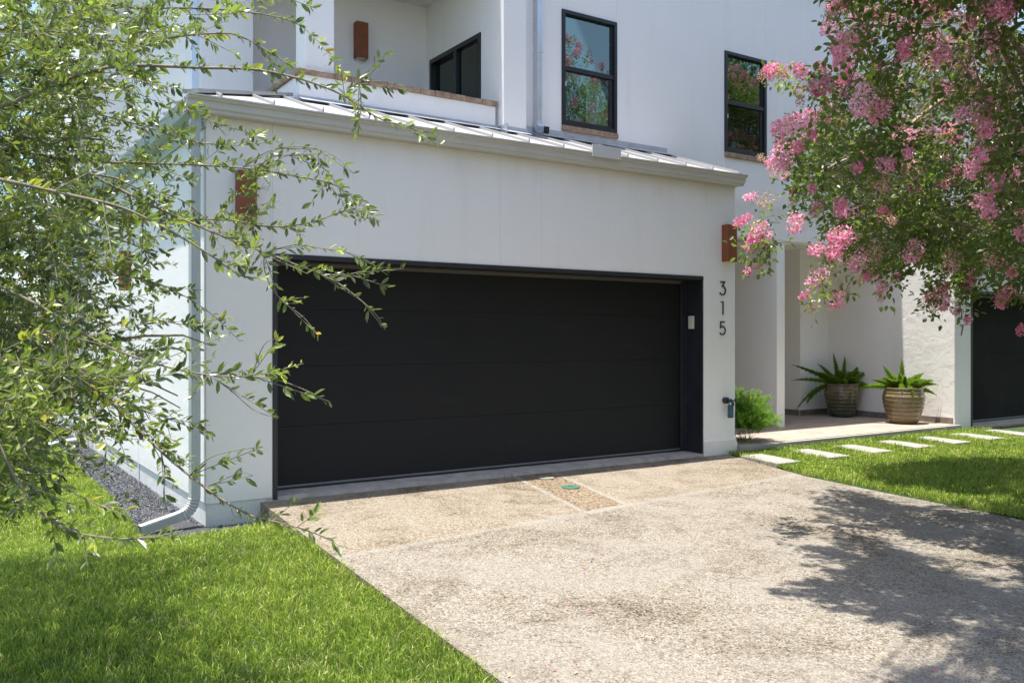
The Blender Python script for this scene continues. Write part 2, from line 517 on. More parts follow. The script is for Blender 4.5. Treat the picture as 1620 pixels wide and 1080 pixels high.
class MB:
    def __init__(s):
        s.v = []; s.f = []; s.mi = []; s.cur = 0
    def add(s, vs, fs):
        b = len(s.v)
        s.v += [tuple(map(float, v)) for v in vs]
        for f in fs:
            s.f.append(tuple(b + i for i in f)); s.mi.append(s.cur)
    def box(s, x0, x1, y0, y1, z0, z1):
        s.add([(x0, y0, z0), (x1, y0, z0), (x1, y1, z0), (x0, y1, z0), (x0, y0, z1), (x1, y0, z1), (x1, y1, z1), (x0, y1, z1)],
              [(0, 3, 2, 1), (4, 5, 6, 7), (0, 1, 5, 4), (1, 2, 6, 5), (2, 3, 7, 6), (3, 0, 4, 7)])
    def hexa(s, p):      # 8 points, bottom ring then top ring
        s.add(p, [(0, 3, 2, 1), (4, 5, 6, 7), (0, 1, 5, 4), (1, 2, 6, 5), (2, 3, 7, 6), (3, 0, 4, 7)])
    def bar(s, a, b, wdt, hgt, up=(0, 0, 1)):
        a = Vector(a); b = Vector(b); d = (b - a).normalized()
        sd = d.cross(Vector(up)).normalized(); u = sd.cross(d).normalized()
        sd *= wdt / 2
        s.hexa([a - sd, a + sd, b + sd, b - sd, a - sd + u * hgt, a + sd + u * hgt, b + sd + u * hgt, b - sd + u * hgt])
    def prism(s, prof, axis, a0, a1):     # profile extruded along an axis ('x': prof=(y,z); 'y': prof=(x,z); 'z': prof=(x,y))
        n = len(prof)
        def pt(p, a):
            return (a, p[0], p[1]) if axis == 'x' else (p[0], a, p[1]) if axis == 'y' else (p[0], p[1], a)
        vs = [pt(p, a0) for p in prof] + [pt(p, a1) for p in prof]
        fs = [tuple(range(n))[::-1], tuple(range(n, 2 * n))] + [(i, (i + 1) % n, n + (i + 1) % n, n + i) for i in range(n)]
        s.add(vs, fs)
    def tube(s, pts, rad, sides=8, cap=True):
        pts = [Vector(p) for p in pts]
        n = len(pts)
        rr = rad if isinstance(rad, (list, tuple)) else [rad] * n
        vs = []; prev = None
        for i, p in enumerate(pts):
            d = (pts[min(i + 1, n - 1)] - pts[max(i - 1, 0)])
            d = d.normalized() if d.length > 1e-9 else Vector((0, 0, 1))
            if prev is None:
                prev = d.orthogonal().normalized()
            u = (prev - d * prev.dot(d))
            u = u.normalized() if u.length > 1e-6 else d.orthogonal().normalized()
            prev = u
            w_ = d.cross(u)
            for k in range(sides):
                a = 2 * math.pi * k / sides
                vs.append(p + (u * math.cos(a) + w_ * math.sin(a)) * rr[i])
        fs = []
        for i in range(n - 1):
            for k in range(sides):
                k2 = (k + 1) % sides
                fs.append((i * sides + k, i * sides + k2, (i + 1) * sides + k2, (i + 1) * sides + k))
        if cap:
            fs.append(tuple(range(sides))[::-1]); fs.append(tuple((n - 1) * sides + k for k in range(sides)))
        s.add(vs, fs)
    def lathe(s, prof, c=(0, 0, 0), sides=40):
        n = len(prof); vs = []
        for r, z in prof:
            for k in range(sides):
                a = 2 * math.pi * k / sides
                vs.append((c[0] + r * math.cos(a), c[1] + r * math.sin(a), c[2] + z))
        fs = []
        for i in range(n - 1):
            for k in range(sides):
                k2 = (k + 1) % sides
                fs.append((i * sides + k, i * sides + k2, (i + 1) * sides + k2, (i + 1) * sides + k))
        fs.append(tuple(range(sides))[::-1]); fs.append(tuple((n - 1) * sides + k for k in range(sides)))
        s.add(vs, fs)
    def build(s, name, mats, parent=None, smooth=False, bevel=0.0, label=None):
        me = bpy.data.meshes.new(name)
        me.from_pydata(s.v, [], s.f)
        for m in (mats if isinstance(mats, (list, tuple)) else [mats]):
            me.materials.append(m)
        for p, mi in zip(me.polygons, s.mi):
            p.material_index = mi
            p.use_smooth = smooth
        me.update()
        o = bpy.data.objects.new(name, me)
        if parent is not None and parent.location.length > 0:
            for v in me.vertices:
                v.co -= parent.matrix_basis.translation if parent.parent is None else Vector((0, 0, 0))
        link(o, parent)
        if bevel:
            bm = o.modifiers.new("bevel", 'BEVEL'); bm.width = bevel; bm.segments = 2; bm.limit_method = 'ANGLE'
        if label: o['label'] = label
        return o

def subpart(o, parent):
    """hang a part below another part; both meshes share the thing's own space"""
    o.parent = parent
    return o

def wall_y(mb, x0, x1, z0, z1, y0, y1, holes=()):
    """wall facing y with rectangular holes (x0,x1,z0,z1)"""
    xs = sorted({x0, x1, *[h[0] for h in holes], *[h[1] for h in holes]})
    for a, b in zip(xs[:-1], xs[1:]):
        zz = [(h[2], h[3]) for h in holes if h[0] <= a and h[1] >= b]
        z = z0
        for lo, hi in sorted(zz):
            if lo > z: mb.box(a, b, y0, y1, z, lo)
            z = hi
        if z < z1: mb.box(a, b, y0, y1, z, z1)

def wall_x(mb, y0, y1, z0, z1, x0, x1, holes=()):
    ys = sorted({y0, y1, *[h[0] for h in holes], *[h[1] for h in holes]})
    for a, b in zip(ys[:-1], ys[1:]):
        zz = [(h[2], h[3]) for h in holes if h[0] <= a and h[1] >= b]
        z = z0
        for lo, hi in sorted(zz):
            if lo > z: mb.box(x0, x1, a, b, z, lo)
            z = hi
        if z < z1: mb.box(x0, x1, a, b, z, z1)

def roofz(y):
    return 3.55 + 0.345 * (y + 0.12)

# ------------------------------------------------------------------ terrain
def drive_z(y):
    return -0.03 + 0.03 * np.minimum(0, y)

def ground_z(x, y):
    x = np.asarray(x, float); y = np.asarray(y, float)
    near_l = -0.215
    far_l = drive_z(y) - 0.035
    t = np.clip((-y - 0.1) / 1.3, 0, 1)
    left = near_l * (1 - t) + far_l * t
    right = -0.022 + 0.03 * np.minimum(0, y + 0.2)
    u = np.clip((x - 2.0) / 1.0, 0, 1)
    return left * (1 - u) + right * u

def sheet(name, x0, x1, y0, y1, nx, ny, zf, m):
    xs = np.linspace(x0, x1, nx); ys = np.linspace(y0, y1, ny)
    X, Y = np.meshgrid(xs, ys)
    Z = zf(X, Y)
    v = np.stack([X, Y, Z + 0 * X], -1).reshape(-1, 3)
    i = np.arange((nx - 1) * (ny - 1)); r = i // (nx - 1); c = i % (nx - 1)
    a = r * nx + c
    return np_mesh(name, v, [np.stack([a, a + 1, a + nx + 1, a + nx], 1)], m)

def terrain_z(X, Y):
    z = ground_z(X, np.maximum(Y, -9.0)) - 0.012
    # sunk away beneath the driveway so the slab covers it
    under = (X > -0.9) & (X < 6.6) & (Y < -0.2)
    edge_l = -0.12 + 0.055 * (Y + 0.2) + 0.09
    edge_r = np.where(Y > -1.55, 5.90 + 0.26 * Y, 5.497 + 0.05 * np.maximum(Y + 1.55, -1.1)) - 0.09
    m = np.minimum(X - edge_l + 0.09, edge_r + 0.09 - X)
    return z - (Y < 0) * (0.04 * np.clip((m + 0.25) / 0.15, 0, 1) + 0.10 * np.clip(m / 0.15, 0, 1))
tag(sheet("ground", -14, 22, -9.6, 26, 241, 238, terrain_z, M['lawn']), kind='structure')
o = sheet("far_ground", -250, 250, -260, 260, 3, 3, lambda X, Y: -0.75 + 0 * X, M['lawn']); tag(o, kind='structure')

def quad_slab(mb, pts, zf, th):
    mb.hexa([(x, y, zf(y) - th) for x, y in pts] + [(x, y, zf(y)) for x, y in pts])

# driveway: strip of quads following the slope, edges as in the photo
mb = MB()
le = lambda y: -0.12 + 0.055 * (y + 0.2)
def re_(y):
    return 5.90 + 0.26 * y if y > -1.55 else max(5.44, 5.497 + 0.05 * (y + 1.55))
ys = [0.02, -0.4, -1.0, -1.55, -1.6, -2.5, -4, -6, -9.5]
zf = lambda y: float(drive_z(y))
for a, b in zip(ys[:-1], ys[1:]):
    quad_slab(mb, [(le(b), b), (re_(b), b), (re_(a), a), (le(a), a)], zf, 0.22)
tag(mb.build("driveway", M['drive']), kind='structure')
mb = MB()
quad_slab(mb, [(10.9, -9.5), (18, -9.5), (18, 0.0), (11.75, 0.0)], zf, 0.2)
tag(mb.build("neighbour_driveway", M['drive']), kind='structure')
mb = MB(); mb.box(-60, 60, -11.2, -9.55, -0.75, -0.31)
tag(mb.build("sidewalk", M['concrete']), kind='structure')
mb = MB(); mb.box(-90, 90, -20.5, -11.2, -0.9, -0.45)
tag(mb.build("street", M['asphalt']), kind='structure')
mb = MB(); mb.box(-90, 90, -22, -20.5, -0.75, -0.31)
tag(mb.build("far_sidewalk", M['concrete']), kind='structure')
# patio
mb = MB(); mb.box(6.09, 11.145, -0.03, 3.4, -0.2, 0.066)
tag(mb.build("patio", M['patio']), kind='structure')
mb = MB(); mb.box(6.12, 11.20, -0.09, -0.03, -0.2, 0.058)
tag(mb.build("patio_kerb", M['concrete']), kind='structure')

# ------------------------------------------------------------------ the house
house = empty("townhouse", (0, 0, 0), "white stucco townhouse with charcoal double garage door and balcony above", "house")

def build_garage(par, ox, x_left, x_right, left_deep, first):
    """ox: world x of the opening's left edge; opening 5.49 wide"""
    S = M['stucco']
    mb = MB()
    mb.box(x_left, ox, 0, 0.2, 0.0 if first else -0.12, 3.44)              # left pier
    mb.box(ox, ox + 5.49, 0, 0.2, 2.227, 3.44)                              # lintel
    mb.box(ox + 5.49, x_right, 0, 0.2, -0.12, 3.44)                         # right pier
    mb.box(x_left, x_left + 0.2, 0.2, left_deep, 0.0 if first else -0.12, 3.44)
    mb.box(x_right - 0.2, x_right, 0.2, 1.2, -0.12, 3.44)
    g = mb.build("garage_wall", S, par, bevel=0.006)
    if first:
        mb = MB()
        mb.box(x_left + 0.012, ox - 0.045, 0.012, 0.2, -0.5, -0.002)
        mb.box(x_left + 0.012, x_left + 0.2, 0.2, left_deep, -0.5, -0.002)
        mb.build("foundation", M['foundation'], par)
        # flared plaster base of the right pier
        mb = MB()
        mb.prism([(ox + 5.5, -0.12), (x_right + 0.055, -0.12), (x_right + 0.03, 0.10), (x_right + 0.002, 0.16), (ox + 5.5, 0.16)], 'y', -0.014, 0.19)
        mb.build("plaster_base", M['stucco_rough'], par, bevel=0.008)
    # control joints
    jm = simple("joint_strip", (0.68, 0.665, 0.64), 0.9)  # slightly darker than the stucco, laid on as thin strips
    for x in ((ox - 0.02, ox + 2.47, ox + 3.01, ox + 5.50)):
        mb = MB(); mb.box(x - 0.0018, x + 0.0018, -0.001, 0.01, 2.24, 3.41)
        mb.build("control_joint", jm, par)
    if first:
        for y in (3.0, 6.6, 10.2):
            mb = MB(); mb.box(x_left - 0.0015, x_left + 0.01, y - 0.012, y + 0.012, -0.2, 3.40)
            mb.build("control_joint", jm, par)
    # black lining of the opening
    mb = MB()
    mb.box(ox, ox + 0.045, -0.008, 0.34, -0.02, 2.227)
    mb.box(ox + 5.49 - 0.022, ox + 5.49, -0.008, 0.34, 0.0, 2.182)
    mb.box(ox + 0.045, ox + 5.49, -0.012, 0.34, 2.182, 2.227)
    mb.box(ox + 5.37, ox + 5.42, 0.262, 0.29, 0.03, 2.17)
    mb.box(ox + 5.425, ox + 5.466, 0.25, 0.30, 0.03, 2.17)
    mb.box(ox + 0.046, ox + 0.10, 0.262, 0.29, 0.03, 2.17)
    mb.build("door_frame", M['black_trim'], par, bevel=0.003)
    # four-panel sectional door
    zs = [0.055, 0.61, 1.185, 1.733, 2.20]
    door = None
    for i in range(4):
        mb = MB()
        mb.box(ox + 0.06, ox + 5.40, 0.30, 0.34, zs[i] + 0.0008, zs[i + 1] - 0.0008)
        if door is None:
            mb2 = MB(); mb2.box(ox + 0.05, ox + 5.43, 0.335, 0.36, 0.03, 2.2)
            door = mb2.build("garage_door", M['door'], par)
        p = mb.build("door_panel", M['door'], door, bevel=0.0015)
    mb = MB()
    mb.box(ox + 0.05, ox + 5.42, 0.285, 0.345, 0.034, 0.052)
    mb.build("bottom_rail", simple("door_rail", (0.16, 0.165, 0.18), 0.4, 0.5), door)
    mb = MB()
    mb.box(ox + 0.05, ox + 5.42, 0.30, 0.34, 0.012, 0.033)
    mb.build("rubber_seal", M['digit'], door)
    mb = MB()
    mb.box(ox + 0.06, ox + 5.41, 0.268, 0.30, 2.145, 2.181)
    mb.build("weather_strip", simple("strip_vinyl", (0.10, 0.095, 0.085), 0.5), par)
    # concrete sill
    mb = MB()
    n = 56
    for i in range(n):
        a = ox - 0.05 + 5.54 * i / n; b = ox - 0.05 + 5.54 * (i + 1) / n
        f = -0.008 + 0.012 * math.sin(i * 1.7) * math.sin(i * 0.31) - (0.02 if 25 < i < 28 else 0)
        zt = 0.010 + 0.003 * math.sin(i * 0.9) + 0.002 * math.sin(i * 2.3)
        f2 = -0.008 + 0.012 * math.sin((i + 1) * 1.7) * math.sin((i + 1) * 0.31)
        mb.hexa([(a, f, -0.2), (b, f2, -0.2), (b, 0.5, -0.2), (a, 0.5, -0.2), (a, f + .006, zt - 0.006), (b, f2 + .006, zt - 0.006), (b, 0.5, 0.013), (a, 0.5, 0.013)])
    mb.build("door_sill", M['threshold'], par)
    # roof: front slope
    xl = x_left - 0.17; xr = x_right - 0.02
    y0, y1 = -0.12, 1.2
    mb = MB()
    th = 0.03
    if first:
        hx = xl + (y1 - y0)
        poly = [(xl, y0, roofz(y0)), (xr, y0, roofz(y0)), (xr, y1, roofz(y1)), (hx, y1, roofz(y1))]
        mb.add([(x, y, z) for x, y, z in poly] + [(x, y, z - th) for x, y, z in poly],
               [(0, 1, 2, 3), (7, 6, 5, 4), (0, 4, 5, 1), (1, 5, 6, 2)])
        lp = [(xl, y0, roofz(y0)), (hx, y1, roofz(y1)), (hx, left_deep, roofz(y1)), (xl, left_deep, roofz(y0))]
        mb.add([(x, y, z) for x, y, z in lp] + [(x, y, z - th) for x, y, z in lp],
               [(0, 1, 2, 3), (7, 6, 5, 4), (3, 7, 4, 0)])
    else:
        hx = xl
        poly = [(xl, y0, roofz(y0)), (xr, y0, roofz(y0)), (xr, y1, roofz(y1)), (xl, y1, roofz(y1))]
        mb.hexa([(x, y, z - th) for x, y, z in poly] + poly)
    roof = mb.build("roof", M['roof'], par)
    mb = MB()
    def zz(y): return roofz(y)
    x = ox - 0.03 if first else ox - 0.03
    k = -2
    while True:
        xx = ox - 0.03 + 0.463 * k
        k += 1
        if xx < xl + 0.05: continue
        if xx > xr - 0.02: break
        ytop = min(1.19, y0 + (xx - xl) - 0.02) if first else 1.19
        if ytop < y0 + 0.1: continue
        mb.bar((xx, y0 - 0.012, zz(y0) - 0.004), (xx, ytop, zz(ytop)), 0.016, 0.028)
        mb.box(xx - 0.005, xx + 0.005, y0 - 0.022, y0 - 0.01, zz(y0) - 0.012, zz(y0) + 0.040)
    if first:
        yy = 0.35
        while yy < left_deep - 0.1:
            xt = min(hx - 0.01, xl + (yy - y0) - 0.02)
            mb.bar((xl - 0.01, yy, roofz(y0)), (xt, yy, roofz(y0) + 0.345 * (xt - xl)), 0.016, 0.028)
            yy += 0.463
    mb.bar((xr - 0.012, y0, zz(y0)), (xr - 0.012, 1.19, zz(1.19)), 0.03, 0.022)
    subpart(mb.build("roof_seam", M['roof'], par), roof)
    if first:
        mb = MB()
        mb.bar((xl + 0.02, y0 + 0.02, zz(y0) + 0.004), (hx - 0.02, y1 - 0.02, zz(y1) + 0.004), 0.16, 0.034)
        subpart(mb.build("hip_cap", M['roof'], par), roof)
    # gutter along the eave: stepped face
    prof = [(-0.018, 3.408), (-0.098, 3.408), (-0.104, 3.414), (-0.106, 3.434), (-0.128, 3.446), (-0.132, 3.496), (-0.160, 3.508), (-0.163, 3.524),
            (-0.180, 3.526), (-0.180, 3.538), (-0.158, 3.538), (-0.154, 3.514), (-0.124, 3.500), (-0.098, 3.420), (-0.024, 3.420), (-0.024, 3.535), (-0.018, 3.535)]
    mb = MB()
    mb.prism(prof[::-1], 'x', xl - 0.02, x_right + 0.05)
    cap = [(-0.018, 3.408), (-0.103, 3.408), (-0.106, 3.434), (-0.128, 3.446), (-0.132, 3.496), (-0.160, 3.508), (-0.178, 3.535), (-0.018, 3.535)]
    mb.prism(cap[::-1], 'x', x_right + 0.05, x_right + 0.054)
    mb.box(xl - 0.02, x_right + 0.02, -0.017, -0.002, 3.40, 3.535)
    mb.build("gutter", M['gutter'], par)
    return roof

roof1 = build_garage(house, 0.0, -0.595, 6.07, 14.0, True)

# left eave fascia, side downspouts
mb = MB()
mb.prism([(-0.60, 3.30), (-0.615, 3.30), (-0.62, 3.40), (-0.745, 3.42), (-0.78, 3.53), (-0.60, 3.53)], 'y', -0.02, 14.0)
mb.build("side_gutter", M['fascia'], house)

def ribbed_downspout(name, x, y, z0, z1, wx, wy, m, par):
    mb = MB()
    prof = []
    n = 4
    for i in range(n * 4):
        t = i / (n * 4)
        prof.append((x + wx * t, y + (0.004 if i % 4 in (1, 2) else 0.0)))
    prof.append((x + wx, y))
    for i in range(n * 4):
        t = i / (n * 4)
        prof.append((x + wx - (0.004 if i % 4 in (1, 2) else 0), y + wy * t))
    prof += [(x + wx, y + wy)]
    for i in range(n * 4):
        t = i / (n * 4)
        prof.append((x + wx * (1 - t), y + wy - (0.004 if i % 4 in (1, 2) else 0)))
    prof += [(x, y + wy)]
    for i in range(n * 4):
        t = i / (n * 4)
        prof.append((x + (0.004 if i % 4 in (1, 2) else 0), y + wy * (1 - t)))
    mb.prism(prof, 'z', z0, z1)
    mb.box(x - 0.004, x + wx + 0.004, y - 0.004, y + wy, z1 - 0.5, z1 - 0.47)
    return mb.build(name, m, par)

ds = ribbed_downspout("downspout", -0.725, -0.035, 0.06, 3.36, 0.078, 0.10, M['ds_paint'], house)
# pleated elbow and outlet pipe lying on the gravel
mb = MB()
ctr = []
P0 = Vector((-0.692, 0.015, 0.07))
for i in range(15):
    t = i / 14
    a = t * R(72)
    ctr.append(P0 + Vector((-(1 - math.cos(a)) * 0.15, -0.01 * t, -math.sin(a) * 0.15)))
tip = Vector(on_ground(222, 838, -0.155))
pts = ctr + [tip]
def rect_tube(mb, pts, w_, h_, side, flute=True):
    rings = []
    for i, p in enumerate(pts):
        d = (pts[min(i + 1, len(pts) - 1)] - pts[max(i - 1, 0)]).normalized()
        sd = Vector(side) - d * Vector(side).dot(d); sd.normalize()
        u = sd.cross(d).normalized()
        g = (0.007 if (i % 2 == 0 and i < len(pts) - 1) else 0.0) if flute else 0
        rings.append([p + sd * (w_ / 2 - g) + u * (h_ / 2 - g), p - sd * (w_ / 2 - g) + u * (h_ / 2 - g), p - sd * (w_ / 2 - g) - u * (h_ / 2 - g), p + sd * (w_ / 2 - g) - u * (h_ / 2 - g)])
    vs = [v for r in rings for v in r]; fs = []
    for i in range(len(rings) - 1):
        for k in range(4):
            k2 = (k + 1) % 4
            fs.append((i * 4 + k, i * 4 + k2, (i + 1) * 4 + k2, (i + 1) * 4 + k))
    mb.add(vs, fs)
rect_tube(mb, ctr, 0.10, 0.085, (0, 1, 0))
el = mb.build("elbow", simple("elbow_paint", (0.42, 0.42, 0.42), 0.4, 0.1, 0.05), house)
mb = MB()
rect_tube(mb, [ctr[-1], ctr[-1].lerp(tip, 0.5), tip], 0.095, 0.075, (0, 1, 0), False)
for k in (-0.03, -0.012, 0.006, 0.024):       # ribs on the pipe
    d = (tip - ctr[-1]).normalized()
    a = ctr[-1] + d * 0.05 + Vector((0, -0.0475, k)); b = tip - d * 0.02 + Vector((0, -0.0475, k))
    mb.bar(a, b, 0.006, 0.007)
pipe = mb.build("outlet_pipe", simple("outlet_paint", (0.40, 0.40, 0.395), 0.42, 0.1, 0.05), house)
subpart(el, ds); subpart(pipe, ds)
# second downspout at a projecting strip of the long side wall
ribbed_downspout("downspout", -0.70, 7.0, 0.0, 7.0, 0.09, 0.09, M['ds_paint'], house)
ribbed_downspout("downspout", -0.175, 2.24, 3.75, 7.3, 0.075, 0.07, M['alu'], house)
mb = MB(); mb.tube([(-0.66, 7.05, 0.0), (-0.72, 7.0, -0.1), (-1.15, 6.9, -0.15)], 0.045, 8)
mb.build("outlet_pipe", M['alu'], house)

# upper walls
W1 = (4.173, 5.093, 4.197, 5.69)
W2 = (7.158, 8.068, 4.197, 5.69)
W3 = (9.05, 9.95, 5.46, 5.70)
mb = MB()
wall_y(mb, 3.42, 19.0, 2.965, 7.35, 1.2, 1.42, (W1, W2, W3))
mb.build("upper_wall", M['stucco'], house, bevel=0.004)
mb = MB()
mb.box(3.09, 3.42, 0.9, 1.42, 3.8, 7.35)
mb.build("pillar", M['stucco'], house, bevel=0.006)
mb = MB()
wall_x(mb, 1.42, 3.05, 3.8, 7.35, 3.09, 3.29, ((1.42, 2.76, 4.06, 5.25),))
mb.box(3.092, 3.29, 1.42, 3.05, 3.8, 4.06) if False else None
mb.box(0.10, 3.09, 2.85, 3.05, 3.8, 7.35)
mb.box(-0.10, 0.495, 2.2, 2.85, 3.4, 7.35)
mb.box(-0.10, 0.10, 2.85, 6.7, 3.4, 7.35)
mb.box(-0.595, 0.10, 6.7, 14.0, 3.4, 7.35)
mb.build("balcony_wall", M['stucco'], house, bevel=0.004)
mb = MB()
mb.box(0.695, 1.015, 1.045, 1.34, 4.285, 6.05)
mb.box(0.60, 3.085, 1.02, 1.30, 6.05, 7.35)
mb.build("balcony_column", M['stucco'], house, bevel=0.005)
mb = MB()
mb.box(0.50, 3.085, 1.30, 2.848, 5.99, 6.2)
for i in range(14):
    y = 1.36 + i * 0.107
    mb.box(0.50, 3.085, y, y + 0.012, 5.984, 5.991)
mb.build("balcony_ceiling", M['ceil'], house)
mb = MB()
mb.box(0.62, 3.04, 1.0, 1.18, 3.86, 4.222)
mb.box(0.62, 0.80, 1.18, 2.2, 3.7, 4.222)
mb.build("balcony_parapet", M['stucco'], house, bevel=0.005)
# brick coping: a row of bricks per side
mb = MB()
rr = random.Random(3)
x = 0.585
while x < 3.04:
    L = rr.uniform(0.19, 0.23)
    x2 = min(x + L, 3.06)
    j = rr.uniform(-0.006, 0.006)
    mb.box(x + 0.003, x2 - 0.003, 0.972 + j, 1.20 + j, 4.224, 4.282 + rr.uniform(-0.005, 0.004))
    x = x2
y = 1.205
while y < 2.18:
    y2 = min(y + rr.uniform(0.19, 0.23), 2.19)
    mb.box(0.588, 0.82, y + 0.003, y2 - 0.003, 4.224, 4.282 + rr.uniform(-0.005, 0.004))
    y = y2
mb.box(0.60, 3.04, 0.99, 1.19, 4.2225, 4.262)
mb.build("brick_coping", M['brick'], house, bevel=0.008)
mb = MB()
mb.box(0.80, 3.09, 1.18, 2.85, 3.7, 3.96)
mb.build("balcony_floor", M['concrete'], house)
# flashings
mb = MB()
def flash_y(mb, x0, x1, y, hz=0.10):
    zr = roofz(y)
    mb.prism([(y - 0.012, zr + 0.002), (y - 0.012, zr + hz), (y - 0.002, zr + hz + 0.006), (y - 0.002, zr + 0.002)], 'x', x0, x1)
    yy = y - 0.13
    mb.hexa([(x0, yy, roofz(yy) + 0.030), (x1, yy, roofz(yy) + 0.030), (x1, y - 0.013, roofz(y) + 0.03), (x0, y - 0.013, roofz(y) + 0.03),
             (x0, yy, roofz(yy) + 0.034), (x1, yy, roofz(yy) + 0.034), (x1, y - 0.013, roofz(y) + 0.036), (x0, y - 0.013, roofz(y) + 0.036)])
flash_y(mb, 0.60, 3.05, 1.0, 0.055)
flash_y(mb, 3.06, 3.43, 0.9, 0.075)
flash_y(mb, 3.45, 6.0, 1.2, 0.10)
mb.box(3.075, 3.088, 0.80, 1.0, roofz(0.8), roofz(0.9) + 0.09)
subpart(mb.build("flashing", M['flash'], house), roof1)
# splash guard on the gutter
mb = MB()
mb.box(3.57, 3.985, -0.190, -0.182, 3.49, 3.625)
mb.box(3.981, 3.985, -0.182, -0.07, 3.52, 3.625)
subpart(mb.build("splash_guard", M['gutter'], house), roof1)

# entry: fin wall, deep walls, soffit
mb = MB()
mb.box(8.32, 8.505, 1.205, 3.2, 0.03, 2.964)
mb.build("fin_wall", M['stucco'], house, bevel=0.006)
mb = MB()
mb.box(6.09, 10.37, 3.2, 3.4, 0.0, 3.04)
mb.box(5.88, 6.09, 1.2, 3.4, 0.0, 3.4)
mb.box(10.37, 11.15, 2.395, 3.6, 0.0, 3.04)
mb.build("entry_wall", M['stucco'], house, bevel=0.004)
mb = MB(); mb.box(6.09, 11.14, 1.42, 3.2, 3.04, 3.12)
mb.build("entry_ceiling", M['stucco'], house)
# main eave
mb = MB()
mb.prism([(1.12, 6.975), (1.199, 6.975), (1.199, 7.12), (1.07, 7.12), (1.07, 7.06), (1.12, 7.02)][::-1], 'x', 3.43, 19.0)
mb.build("main_gutter", M['gutter'], house)
mb = MB()
mb.hexa([(-0.7, 1.08, 7.36), (19, 1.08, 7.36), (19, 14, 7.36), (-0.7, 14, 7.36), (-0.7, 1.1, 7.45), (19, 1.1, 7.45), (19, 13.5, 8.3), (-0.7, 13.5, 8.3)])
mb.build("main_roof", M['roof'], house)

# downspout on the upper wall with open shoe
mb = MB()
mb.box(3.725, 3.80, 1.10, 1.196, 4.16, 6.84)
mb.box(3.720, 3.805, 1.095, 1.197, 5.02, 5.045)
ds2 = mb.build("downspout", M['alu'], house, bevel=0.008)
mb = MB()
ec = [Vector((3.762, 1.147, 4.17)), Vector((3.762, 1.14, 4.12)), Vector((3.765, 1.115, 4.075)), Vector((3.77, 1.07, 4.05)), Vector((3.775, 0.98, 4.035))]
rect_tube(mb, ec, 0.085, 0.085, (1, 0, 0), False)
subpart(mb.build("elbow", M['alu'], house, smooth=False), ds2)
mb = MB(); mb.box(3.742, 3.81, 0.972, 0.985, 4.008, 4.065)
subpart(mb.build("outlet", M['digit'], house), ds2)

# windows
def sash_window(wd, lab, two=True):
    x0, x1, z0, z1 = wd
    yf = 1.182
    f = 0.052
    mb = MB()
    mb.box(x0 + 0.002, x0 + f, yf, 1.30, z0 + 0.002, z1 - 0.002)
    mb.box(x1 - f, x1 - 0.002, yf, 1.30, z0 + 0.002, z1 - 0.002)
    mb.box(x0 + f, x1 - f, yf, 1.30, z1 - f, z1 - 0.002)
    mb.box(x0 + f, x1 - f, yf, 1.30, z0 + 0.002, z0 + f)
    zm = 4.94
    if two:
        mb.box(x0 + f, x1 - f, yf + 0.012, 1.28, zm - 0.03, zm + 0.03)
        mb.box(x0 + f, x0 + f + 0.028, yf + 0.03, 1.27, z0 + f, zm - 0.03)      # lower sash stiles
        mb.box(x1 - f - 0.06, x1 - f, yf + 0.03, 1.27, z0 + f, zm - 0.03)
        mb.box(x1 - f - 0.03, x1 - f, yf + 0.03, 1.27, zm + 0.03, z1 - f)
        mb.box(x0 + f + 0.028, x1 - f - 0.06, yf + 0.03, 1.27, z0 + f, z0 + f + 0.03)
    fr = mb.build("window_frame", M['window_frame'], house, bevel=0.003, label=lab)
    def pane(a, b, c, d, y, m):
        p = MB(); p.box(a, b, y, y + 0.006, c, d)
        subpart(p.build("pane", m, house), fr)
    if two:
        pane(x0 + f, x1 - f - 0.03, zm + 0.03, z1 - f, 1.235, M['glass_up'])
        pane(x0 + f + 0.028, x1 - f - 0.06, z0 + f + 0.03, zm - 0.03, 1.225, M['glass_low'])
        # sash lock
        p = MB(); p.box(x0 + 0.045, x0 + 0.06, yf - 0.004, yf + 0.002, z0 + 0.50, z0 + 0.56)
        subpart(p.build("sash_lock", M['alu'], house), fr)
        # sill of bricks
        p = MB()
        xx = x0 - 0.005
        while xx < x1:
            p.box(xx + 0.002, min(xx + 0.23, x1 + 0.005) - 0.002, 1.165, 1.30, z0 - 0.075, z0 - 0.004)
            xx += 0.23
        subpart(p.build("sill", M['brick'], house, bevel=0.006), fr)
        # blind header and curtain
        p = MB()
        p.box(x0 + f, x1 - f, 1.33, 1.36, zm - 0.13, zm + 0.03)
        n = 14
        cxs = [x1 - f - 0.36 + 0.36 * i / n for i in range(n + 1)]
        for i in range(n):
            ya = 1.335 + (0.03 if i % 2 else 0); yb = 1.335 + (0 if i % 2 else 0.03)
            p.add([(cxs[i], ya, z0), (cxs[i + 1], yb, z0), (cxs[i + 1], yb, z1), (cxs[i], ya, z1)], [(0, 1, 2, 3)])
        subpart(p.build("curtain", M['curtain'], house), fr)
    else:
        pane(x0 + f, x1 - f, z0 + f, z1 - f, 1.235, M['glass_up'])
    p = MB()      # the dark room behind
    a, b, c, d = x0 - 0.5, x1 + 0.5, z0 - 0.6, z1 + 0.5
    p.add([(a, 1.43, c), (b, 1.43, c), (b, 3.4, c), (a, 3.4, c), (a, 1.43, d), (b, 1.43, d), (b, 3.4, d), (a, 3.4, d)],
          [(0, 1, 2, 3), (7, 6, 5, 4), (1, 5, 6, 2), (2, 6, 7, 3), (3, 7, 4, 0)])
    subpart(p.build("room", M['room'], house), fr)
    return fr
sash_window(W1, "left sash window beside the downspout")
sash_window(W2, "right sash window near the pink tree")
sash_window(W3, "small high window half hidden by blossoms", False)
